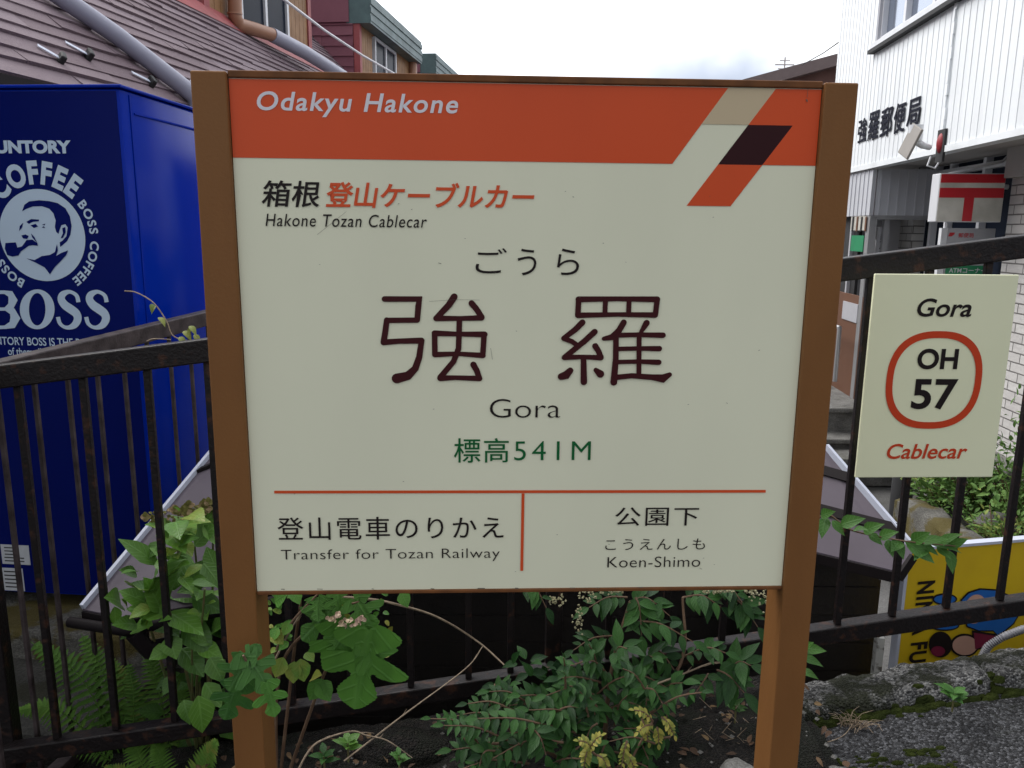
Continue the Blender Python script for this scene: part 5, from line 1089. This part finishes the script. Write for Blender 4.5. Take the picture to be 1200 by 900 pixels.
fern(at(150, 905, 2.16), [(at(36, 752, 2.20), V((.03, 0, .07))), (at(95, 742, 2.3), V((.02, 0, .04))), (at(18, 832, 2.08), V((-.01, 0, .09))), (at(60, 880, 2.04), V((.0, -.02, .07))), (at(150, 775, 2.30), V((.02, 0, .02)))], 'green fern at the far left with arching fronds')
fern(at(205, 900, 2.24), [(at(128, 770, 2.34), V((-.02, 0, .03))), (at(172, 755, 2.36), V((.0, 0, .03))), (at(210, 790, 2.3), V((.02, 0, .03))), (at(115, 838, 2.18), V((-.02, 0, .05))), (at(250, 800, 2.28), V((.02, 0, .03)))], 'shaded fern below the hydrangea')
fern(at(205, 965, 1.98), [(at(120, 898, 1.97), V((0, 0, .05))), (at(255, 866, 1.93), V((.01, 0, .03))), (at(180, 868, 1.98), V((0, 0, .04))), (at(262, 905, 1.9), V((0, 0, .04))), (at(150, 858, 2.0), V((-.02, 0, .03)))], 'low fern in front of the bottom rail beside the left post')

# --- glossy pinnate shrub in the middle
def spray(mbl, mbs, pts, n, L, w, t0, t1, kind=LA, end=True):
    c = curve(pts, 8); N_ = len(c); mbs.tube(c, [.0032 - .002 * i / N_ for i in range(N_)], 5)
    for i in range(n):
        f_ = (.12 + .86 * i / n) * (N_ - 1); i0 = int(f_); p = c[i0].lerp(c[min(i0 + 1, N_ - 1)], f_ - i0); d = unit(c[min(i0 + 1, N_ - 1)] - c[max(i0 - 1, 0)])
        up = unit(Z * .8 + TOCAM(p) * .6 + rv(.25)); sd = unit(d.cross(up)); k = .65 + .5 * math.sin(PI * (i + .5) / n)
        for s_ in (-1, 1): leaf(mbl, p, unit(sd * s_ + d * .55 + rv(.18) - Z * .1), unit(up + rv(.2)), L * k * rnd.uniform(.85, 1.15), L * w * k, kind, rnd.uniform(.1, .35), rnd.uniform(.1, .22), rnd.uniform(t0, t1), twist=rnd.uniform(-.3, .3))
    if end: leaf(mbl, c[-1], unit(c[-1] - c[-3]), unit(Z + TOCAM(c[-1]) * .6), L, L * w, kind, .2, .15, rnd.uniform(t0, t1))
sh = thing('glossy_shrub', at(700, 915, 1.80) - Z * .06, 'dark glossy leaved shrub with pale buds growing under the station board', 'shrub')
ml, ms = MB(), MB(); c0 = at(705, 915, 1.82) - Z * .05
trunks = [[c0, at(712, 820, 1.86), at(722, 760, 1.9), at(738, 705, 1.92)], [c0, at(695, 830, 1.84), at(672, 790, 1.84)], [c0, at(760, 840, 1.85), at(800, 770, 1.88), at(800, 700, 1.92)], [c0, at(640, 880, 1.74), at(560, 870, 1.70)]]
for s_ in trunks: c = curve(s_, 8); ms.tube(c, [.007 - .004 * i / len(c) for i in range(len(c))], 7)
SPR = [  # base pixel, tip pixel, depth, pairs, leaf px
 (735, 700, 690, 712, 1.95, 5, 26), (738, 705, 785, 722, 1.95, 5, 28), (800, 700, 845, 712, 1.95, 5, 28), (730, 730, 812, 752, 1.88, 6, 28), (722, 745, 672, 762, 1.9, 5, 22), (745, 700, 752, 745, 1.9, 4, 28), (860, 700, 888, 735, 1.92, 4, 30), (840, 690, 870, 706, 1.94, 4, 26), (612, 690, 640, 712, 1.9, 4, 24),
 (705, 800, 655, 795, 1.83, 6, 22), (712, 790, 668, 780, 1.85, 5, 20), (705, 820, 640, 815, 1.8, 6, 22), (720, 780, 735, 760, 1.86, 4, 30), (725, 800, 780, 805, 1.84, 6, 24), (715, 830, 770, 840, 1.8, 6, 24), (760, 830, 800, 800, 1.83, 5, 26), (800, 770, 850, 765, 1.88, 5, 24), (850, 790, 880, 780, 1.88, 4, 34), (840, 785, 872, 812, 1.85, 4, 36), (830, 790, 815, 812, 1.86, 4, 22),
 (690, 850, 620, 832, 1.76, 7, 26), (680, 860, 600, 860, 1.72, 7, 26), (660, 870, 575, 890, 1.68, 8, 24), (640, 850, 560, 842, 1.70, 7, 22), (600, 870, 520, 850, 1.68, 8, 18), (620, 895, 530, 905, 1.66, 7, 24), (700, 860, 655, 895, 1.72, 5, 28), (710, 870, 700, 905, 1.74, 5, 26), (560, 870, 505, 842, 1.7, 6, 15), (670, 840, 640, 860, 1.75, 5, 26), (735, 860, 760, 890, 1.74, 5, 24), (700, 830, 675, 850, 1.78, 5, 26), (720, 850, 735, 815, 1.8, 4, 24), (700, 790, 690, 755, 1.86, 4, 22), (745, 790, 765, 770, 1.87, 4, 26), (650, 830, 610, 815, 1.8, 5, 22), (690, 815, 700, 850, 1.78, 5, 24), (760, 760, 790, 785, 1.88, 5, 24),
 (620, 850, 640, 885, 1.69, 5, 26), (580, 880, 560, 905, 1.66, 5, 22), (640, 900, 690, 890, 1.7, 5, 26), (720, 900, 770, 905, 1.72, 5, 24)]
for x0, y0, x1, y1, Y, n, lp in SPR:
    a, b = at(x0, y0, Y + .03), at(x1, y1, Y - .02); m_ = a.lerp(b, .5) + Z * .02 + rv(.008); spray(ml, ms, [a, m_, b], n, lp * Y / 920 * 1.0, .44, .05, .62)
for i in range(34):
    x0, y0 = rnd.uniform(560, 790), rnd.uniform(800, 900); an = rnd.uniform(0, 6.28); ln_ = rnd.uniform(35, 70); Y = rnd.uniform(1.72, 1.90)
    a = at(x0, y0, Y); b = at(x0 + ln_ * math.cos(an), y0 + ln_ * .55 * math.sin(an) - 6, Y - .03); spray(ml, ms, [a, a.lerp(b, .5) + Z * .015, b], rnd.randint(4, 6), rnd.uniform(.030, .044), .44, .0, .55)
for i in range(160):   # leaves in the depth of the shrub
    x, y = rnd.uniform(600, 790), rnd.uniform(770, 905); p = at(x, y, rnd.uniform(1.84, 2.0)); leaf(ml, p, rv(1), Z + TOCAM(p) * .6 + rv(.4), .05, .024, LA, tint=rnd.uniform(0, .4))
ms.build('stems', M['stem'], sh, smooth=60); ml.build('foliage', M['pin'], sh, smooth=80)
mb = MB()
for cx_, cy_, sx_, sy_ in ((690, 698, 14, 6), (655, 705, 10, 6), (678, 726, 6, 14), (835, 693, 12, 4), (893, 700, 8, 12), (880, 694, 8, 6), (850, 692, 10, 4), (720, 692, 10, 4)):
    for i in range(26):
        p = at(cx_ + rnd.gauss(0, sx_ * .6), cy_ + rnd.gauss(0, sy_ * .6), 1.9 + rnd.uniform(-.02, .02)); mb.tube([p, p + rv(.003) + Z * .004], [.0030, .0022], 5)
    mb.build('bud_cluster', M['bud'], sh, smooth=60); mb = MB()
mb = MB(); mt = MB()
for x0, y0, x1, y1, Y in ((765, 845, 743, 832, 1.72), (765, 850, 748, 858, 1.72), (775, 840, 790, 862, 1.72), (770, 852, 772, 872, 1.72), (690, 880, 705, 862, 1.64), (690, 875, 684, 900, 1.64), (695, 880, 678, 868, 1.64), (735, 868, 728, 900, 1.66), (730, 880, 745, 905, 1.66), (752, 842, 760, 870, 1.72), (700, 885, 712, 900, 1.64)):
    a, b = at(x0, y0, Y), at(x1, y1, Y - .02); spray(mb, mt, [a, a.lerp(b, .5) + Z * .008, b], 7, .0155, .55, .15, .95, EL)
ysh = tag(thing('yellowing_sprig', at(730, 905, 1.68) - Z * .03, 'yellowing small leaved sprigs at the front of the glossy shrub', 'plant')); mt.tube(curve([at(730, 915, 1.68), at(745, 880, 1.7), at(765, 845, 1.72)], 6), .003, 5); mt.tube(curve([at(730, 915, 1.68), at(710, 895, 1.66), at(690, 878, 1.64)], 6), .003, 5)
mb.build('foliage', M['yel'], ysh, smooth=80); mt.build('stems', M['stem'], ysh)

# --- vine sprig through the bars at the right, its stem coming down behind the post
vi = thing('vine_sprig', at(945, 780, 1.98) - Z * .1, 'green leafy vine sprig reaching across the bars below the route plate', 'plant')
ml, ms = MB(), MB()
c = curve([at(930, 800, 2.0), at(935, 680, 1.98), at(962, 605, 1.93), at(1000, 622, 1.91), at(1060, 634, 1.90), at(1120, 640, 1.89)], 10); ms.tube(c, [.0035 - .002 * i / len(c) for i in range(len(c))], 6)
for x0, y0, x1, y1, w, t in ((968, 606, 962, 628, .5, .4), (975, 610, 990, 626, .4, .5), (985, 616, 1010, 605, .5, .45), (1000, 622, 1012, 616, .4, .6), (1012, 624, 1030, 612, .5, .5), (1018, 625, 1034, 637, .45, .45), (1030, 630, 1050, 622, .5, .5), (1040, 632, 1046, 652, .42, .4), (1050, 632, 1060, 655, .42, .45), (1060, 634, 1098, 660, .4, .5), (1068, 635, 1088, 624, .5, .6), (1075, 636, 1112, 628, .34, .42), (1080, 638, 1100, 648, .42, .3), (1090, 638, 1128, 640, .38, .4), (1098, 640, 1115, 655, .45, .55), (1108, 640, 1132, 632, .45, .6), (1085, 640, 1072, 655, .45, .4), (1112, 645, 1118, 672, .4, .45), (1100, 640, 1120, 622, .4, .5), (962, 605, 975, 598, .5, .5), (1055, 634, 1045, 645, .5, .5), (940, 760, 968, 762, .42, .5), (938, 770, 965, 778, .42, .4), (936, 765, 950, 752, .45, .55), (938, 785, 958, 792, .4, .4)):
    px_leaf(ml, x0, y0, x1, y1, 1.91, 1.87, w * 1.1, 'la', t, .6, droop=rnd.uniform(.1, .35), fold=.2, twist=rnd.uniform(-.4, .4))
ms.build('stem', M['stem'], vi, smooth=60); ml.build('foliage', M['vine'], vi, smooth=80)
# small tendril on the left fence
te = thing('tendril', at(232, 385, 2.0), 'thin dry tendril with curled leaves hanging on the left railing top', 'plant')
ms, ml = MB(), MB(); ms.tube(curve([at(236, 402, 2.02), at(205, 395, 2.02), at(195, 376, 2.03), at(180, 355, 2.04), at(160, 343, 2.05), at(146, 341, 2.06)], 8), .0016, 5); ms.tube(curve([at(200, 398, 2.02), at(180, 397, 2.0), at(172, 400, 2.0)], 6), .0014, 5)
for x0, y0, x1, y1 in ((182, 358, 172, 368), (178, 356, 180, 370), (186, 372, 200, 380), (215, 388, 230, 398), (222, 382, 236, 392), (228, 392, 238, 404), (210, 395, 222, 405), (225, 384, 216, 392)): px_leaf(ml, x0, y0, x0 + (x1 - x0) * .6, y0 + (y1 - y0) * .6, 2.02, 2.0, .5, 'la', rnd.uniform(.0, .5), .4, droop=.5)
ms.build('stem', M['twig'], te); ml.build('foliage', M['yel'], te)
# bare twigs
for pts, r_, label in (([(348, 905, 1.62), (362, 880, 1.64), (378, 867, 1.66), (412, 857, 1.7), (430, 862, 1.7), (454, 868, 1.7), (483, 888, 1.7)], .0028, 'pale bare twig arching low over the dark soil'), ([(403, 892, 1.66), (470, 840, 1.74), (545, 784, 1.84), (566, 757, 1.88)], .0022, 'thin straight bare twig leaning up against the bottom rail'), ([(400, 700, 1.72), (430, 702, 1.76), (460, 707, 1.8), (512, 723, 1.88), (560, 752, 1.95), (595, 783, 1.9)], .0042, 'tan bare stick slanting behind the bars under the station board'), ([(318, 782, 1.66), (335, 748, 1.67), (352, 720, 1.67), (361, 706, 1.68)], .003, 'short pale stick standing beside the left post'), ([(760, 805, 1.80), (800, 790, 1.86), (830, 778, 1.9), (845, 776, 1.9)], .003, 'brown twig crossing the bottom rail beside the right post')):
    c = curve([at(*p) for p in pts], 8); mb = MB(); mb.tube(c, [r_ * (1 - .5 * i / len(c)) for i in range(len(c))], 6)
    for k in (.35, .6, .8):
        i0 = int(k * (len(c) - 2)); q = c[i0]; dq = unit(c[i0 + 1] - c[i0]); e = q + unit(dq + rv(.55) + Z * .25) * rnd.uniform(.012, .035); mb.tube([q, q.lerp(e, .5) + rv(.002), e], [r_ * .4, r_ * .3, r_ * .15], 5)
    tag(mb.build('twig', M['twig'], smooth=60), label, 'twig')
# low weeds
def weed(px, py, Y, label, n, L, m, kind, t=(.3, .7)):
    b = at(px, py, Y); o = thing('weed', b, label, 'weed'); mb = MB(); msx = MB(); msx.tube([b - Z * .03, b + Z * .02], .0025, 5)
    for i in range(n):
        a = i * 2.4; d = V((math.cos(a), math.sin(a) * .8, .35 + .5 * rnd.random())); leaf(mb, b + Z * (.004 + .025 * i / n), d, Z + TOCAM(b) * .4, L * rnd.uniform(.7, 1.1), L * .42, kind, .3, .15, rnd.uniform(*t))
    msx.build('stem', M['gstem'], o); mb.build('foliage', M[m], o, smooth=80)
weed(1117, 822, 1.86, 'small green weed rooted in the mossy kerb', 11, .048, 'vine', LA)
weed(408, 880, 1.70, 'small green seedling on the soil beside the bare twig', 9, .045, 'hyd', OV)
weed(468, 895, 1.66, 'tiny green seedling in front of the rail on dark soil', 8, .03, 'vine', OV)
weed(862, 835, 1.85, 'thin green weed on the soil beside the right post', 10, .03, 'vine', LA)
weed(380, 895, 1.66, 'low dark leaved weed beside the left post foot', 7, .04, 'pin', OV)
mb = MB()
b = at(1000, 848, 1.90)
for i in range(46):
    a = rnd.uniform(0, 6.28); p = b + V((rnd.gauss(0, .018), rnd.gauss(0, .01), -.01)); e = p + V((math.cos(a) * .05, math.sin(a) * .03 - .02, rnd.uniform(.01, .06))); mb.tube([p, p.lerp(e, .5) + Z * .012, e], [.0011, .0009, .0004], 4)
mb.tube(curve([b, b + V((-.06, -.06, -.0)), b + V((-.16, -.09, -.01))], 6), .0011, 5)
tag(mb.build('dry_grass', M['twig']), 'tuft of dry straw coloured grass at the kerb foot', 'grass tuft')
mb = MB()
for i in range(26):
    p = at(rnd.uniform(820, 880), rnd.uniform(830, 890), 1.8); e = p + V((rnd.uniform(-.04, .04), -.02, rnd.uniform(.0, .05))); mb.tube([p, e], [.001, .0005], 4)
tag(mb.build('dry_grass', M['twig']), 'scattered dry grass stalks on dark soil left of the right post', 'grass tuft')
# stones
def stone(c, r_, label, m, sq=(1, 1, .6), seed=0):
    bm = bmesh.new(); bmesh.ops.create_icosphere(bm, subdivisions=4, radius=1)
    mb = MB(); vs = []
    for v in bm.verts:
        q = v.co; k = 1 + .22 * mnoise.noise(q * 1.3 + V((seed, 0, 0))) + .07 * mnoise.noise(q * 4 + V((seed, 3, 0))); vs.append(V(c) + V((q.x * sq[0], q.y * sq[1], q.z * sq[2])) * r_ * k)
    bm.verts.index_update(); mb.add(vs, [[v.index for v in f.verts] for f in bm.faces]); bm.free()
    tag(mb.build('rock', m, smooth=60), label, 'rock')
stone(at(868, 905, 1.66) - Z * .02, .055, 'grey rock half buried beside the right post foot', M['rock'], seed=2)
stone(at(985, 905, 1.66) - Z * .02, .04, 'small pale rock on the aggregate ground beside the right post', M['rock'], seed=5)
stone(at(640, 900, 1.62) - Z * .05, .06, 'dark rock half hidden under the glossy shrub', M['soil'], seed=7)
stone(at(480, 872, 1.92) - Z * .02, .10, 'dark mossy rock in front of the bottom rail', M['soil'], (1.5, .7, .5), seed=9)
mb = MB()
for i in range(240):
    x = rnd.uniform(-.9, .8); y = rnd.uniform(1.55, 2.0); r_ = rnd.uniform(.003, .010); c = V((x, y, slope_z(x) + .012 + .07 * math.sin(PI * min(1, (y - 1.52) / .66 * 1.1)) + .03 * n3((x, y, 3), 7)))
    mb.add([c + V((r_, 0, 0)), c + V((0, r_, 0)), c + V((-r_ * .8, 0, 0)), c + V((0, -r_ * .9, 0)), c + V((0, 0, r_ * .7)), c - V((0, 0, r_))], [(0, 1, 4), (1, 2, 4), (2, 3, 4), (3, 0, 4), (1, 0, 5), (2, 1, 5), (3, 2, 5), (0, 3, 5)])
tag(mb.build('soil_gravel', M['rock']), 'loose small stones scattered over the dark planting soil', 'gravel', kind='stuff')
mb = MB()   # fallen leaf litter on the soil
for i in range(260):
    x = rnd.uniform(-.9, .82); y = rnd.uniform(1.55, 2.05); p = V((x, y, slope_z(x) + .025 + .07 * math.sin(PI * min(1, (y - 1.52) / .66 * 1.1)) + .03 * n3((x, y, 3), 7))); leaf(mb, p, V((rnd.uniform(-1, 1), rnd.uniform(-1, 1), .1)), Z + rv(.4), rnd.uniform(.012, .035), rnd.uniform(.008, .018), OV, .3, .1, rnd.random())
tag(mb.build('leaf_litter', leaf_mat('dead_leaf', (0.045, 0.025, 0.014, 1), (0.10, 0.055, 0.03, 1), (0.2, 0.13, 0.06, 1), .8, .1, 4)), 'brown fallen leaves scattered over the planting soil', 'leaf litter', kind='stuff')

# --- raised bed across the street with mossy stones and shrubs
bed = thing('stone_planter', at(1130, 640, 4.6) - Z * .5, 'mossy stone edged planting bed in front of the post office wall', 'planter')
k0 = at(1083, 588, 5.0); k1 = at(1190, 655, 3.9)
mb = MB(); dk = k1 - k0; n = 30; vs = []
prof = [(0, -1), (-.01, -.02), (.03, .02), (.13, .03), (.18, 0), (.2, -.5)]
side_ = unit(V((dk.y, -dk.x, 0))); side_ = side_ if side_.y > 0 or side_.x > 0 else -side_
for i in range(n + 1):
    p = k0.lerp(k1 + dk * .5, i / n)
    for a, h in prof:
        q = p + side_ * a; q.z = (p.z + h) if h > -.9 else -.8; q += V((.03 * n3(q, 6), .03 * n3(q + V((5, 0, 0)), 6), .03 * n3(q, 9))); vs.append(q)
mb.add(vs, [(i * 6 + j, (i + 1) * 6 + j, (i + 1) * 6 + j + 1, i * 6 + j + 1) for i in range(n) for j in range(5)] + [tuple(range(6))]); mb.build('edge_stones', M['stone'], bed, smooth=60)
mb = MB(); e0, e1_ = k0, k1 + dk * .5
mb.grid(lambda u, v: (lambda p: V((p.x, p.y, p.z - .05 + .05 * n3(p, 4))))(e0.lerp(e1_, u) + V((2.2 * v * .9, 1.2 * v * (1 - u * .3), -.0)) + side_ * .12), 20, 16); mb.build('soil', M['soil'], bed, smooth=60)
def shrub(c, r_, n, L, label, m='bush', t=(.1, .9), kind=LA, sq=(1, 1, 1)):
    o = thing('garden_shrub', V(c) - Z * r_ * sq[2], label, 'shrub', 'shrubs in the bed across the street'); ml, ms = MB(), MB(); b = V(c) - Z * r_ * sq[2]
    for k in range(26):
        d = unit(V((rnd.gauss(0, 1), rnd.gauss(0, 1), abs(rnd.gauss(0, .8)) + .1))); e = V(c) + V((d.x * sq[0], d.y * sq[1], d.z * sq[2])) * r_ * rnd.uniform(.55, 1.1); e.z -= r_ * .25
        cv = curve([b, b.lerp(e, .55) + Z * .05 + rv(.04), e], 5); ms.tube(cv, [.006 - .004 * i / len(cv) for i in range(len(cv))], 5)
        for i in range(n // 26):
            p = cv[rnd.randint(len(cv) // 3, len(cv) - 1)] + rv(.06 * r_ / .35); leaf(ml, p, unit(d + rv(.9)), Z + rv(.6), L * rnd.uniform(.6, 1.2), L * .4, kind, .2, .12, rnd.uniform(*t))
    ms.build('stems', M['stem'], o); ml.build('foliage', M[m], o)
shrub(at(1120, 575, 5.1), .36, 1100, .060, 'rounded light green shrub nearest the black post', t=(.2, .95), kind=EL)
shrub(at(1165, 570, 4.9), .40, 1200, .055, 'loose narrow leaved shrub behind the round grey stone', t=(.0, .6))
shrub(at(1205, 545, 4.7), .50, 1500, .060, 'tall airy shrub against the white brick wall', t=(.1, .8), sq=(.8, .8, 1.2))
shrub(at(1180, 628, 4.3), .22, 700, .040, 'low yellow green ground shrub above the yellow board', t=(.4, 1.0), kind=EL)
shrub(at(1130, 622, 4.7), .14, 300, .035, 'small leafy clump on the mossy stone edge', t=(.2, .9), kind=EL)
stone(at(1165, 618, 4.55), .13, 'round grey garden stone among the shrubs', M['rock'], (1, .8, .75), seed=12)
stone(at(1175, 570, 5.1), .12, 'pale angular stone between the shrubs', M['rock'], (.7, .7, 1.1), seed=14)
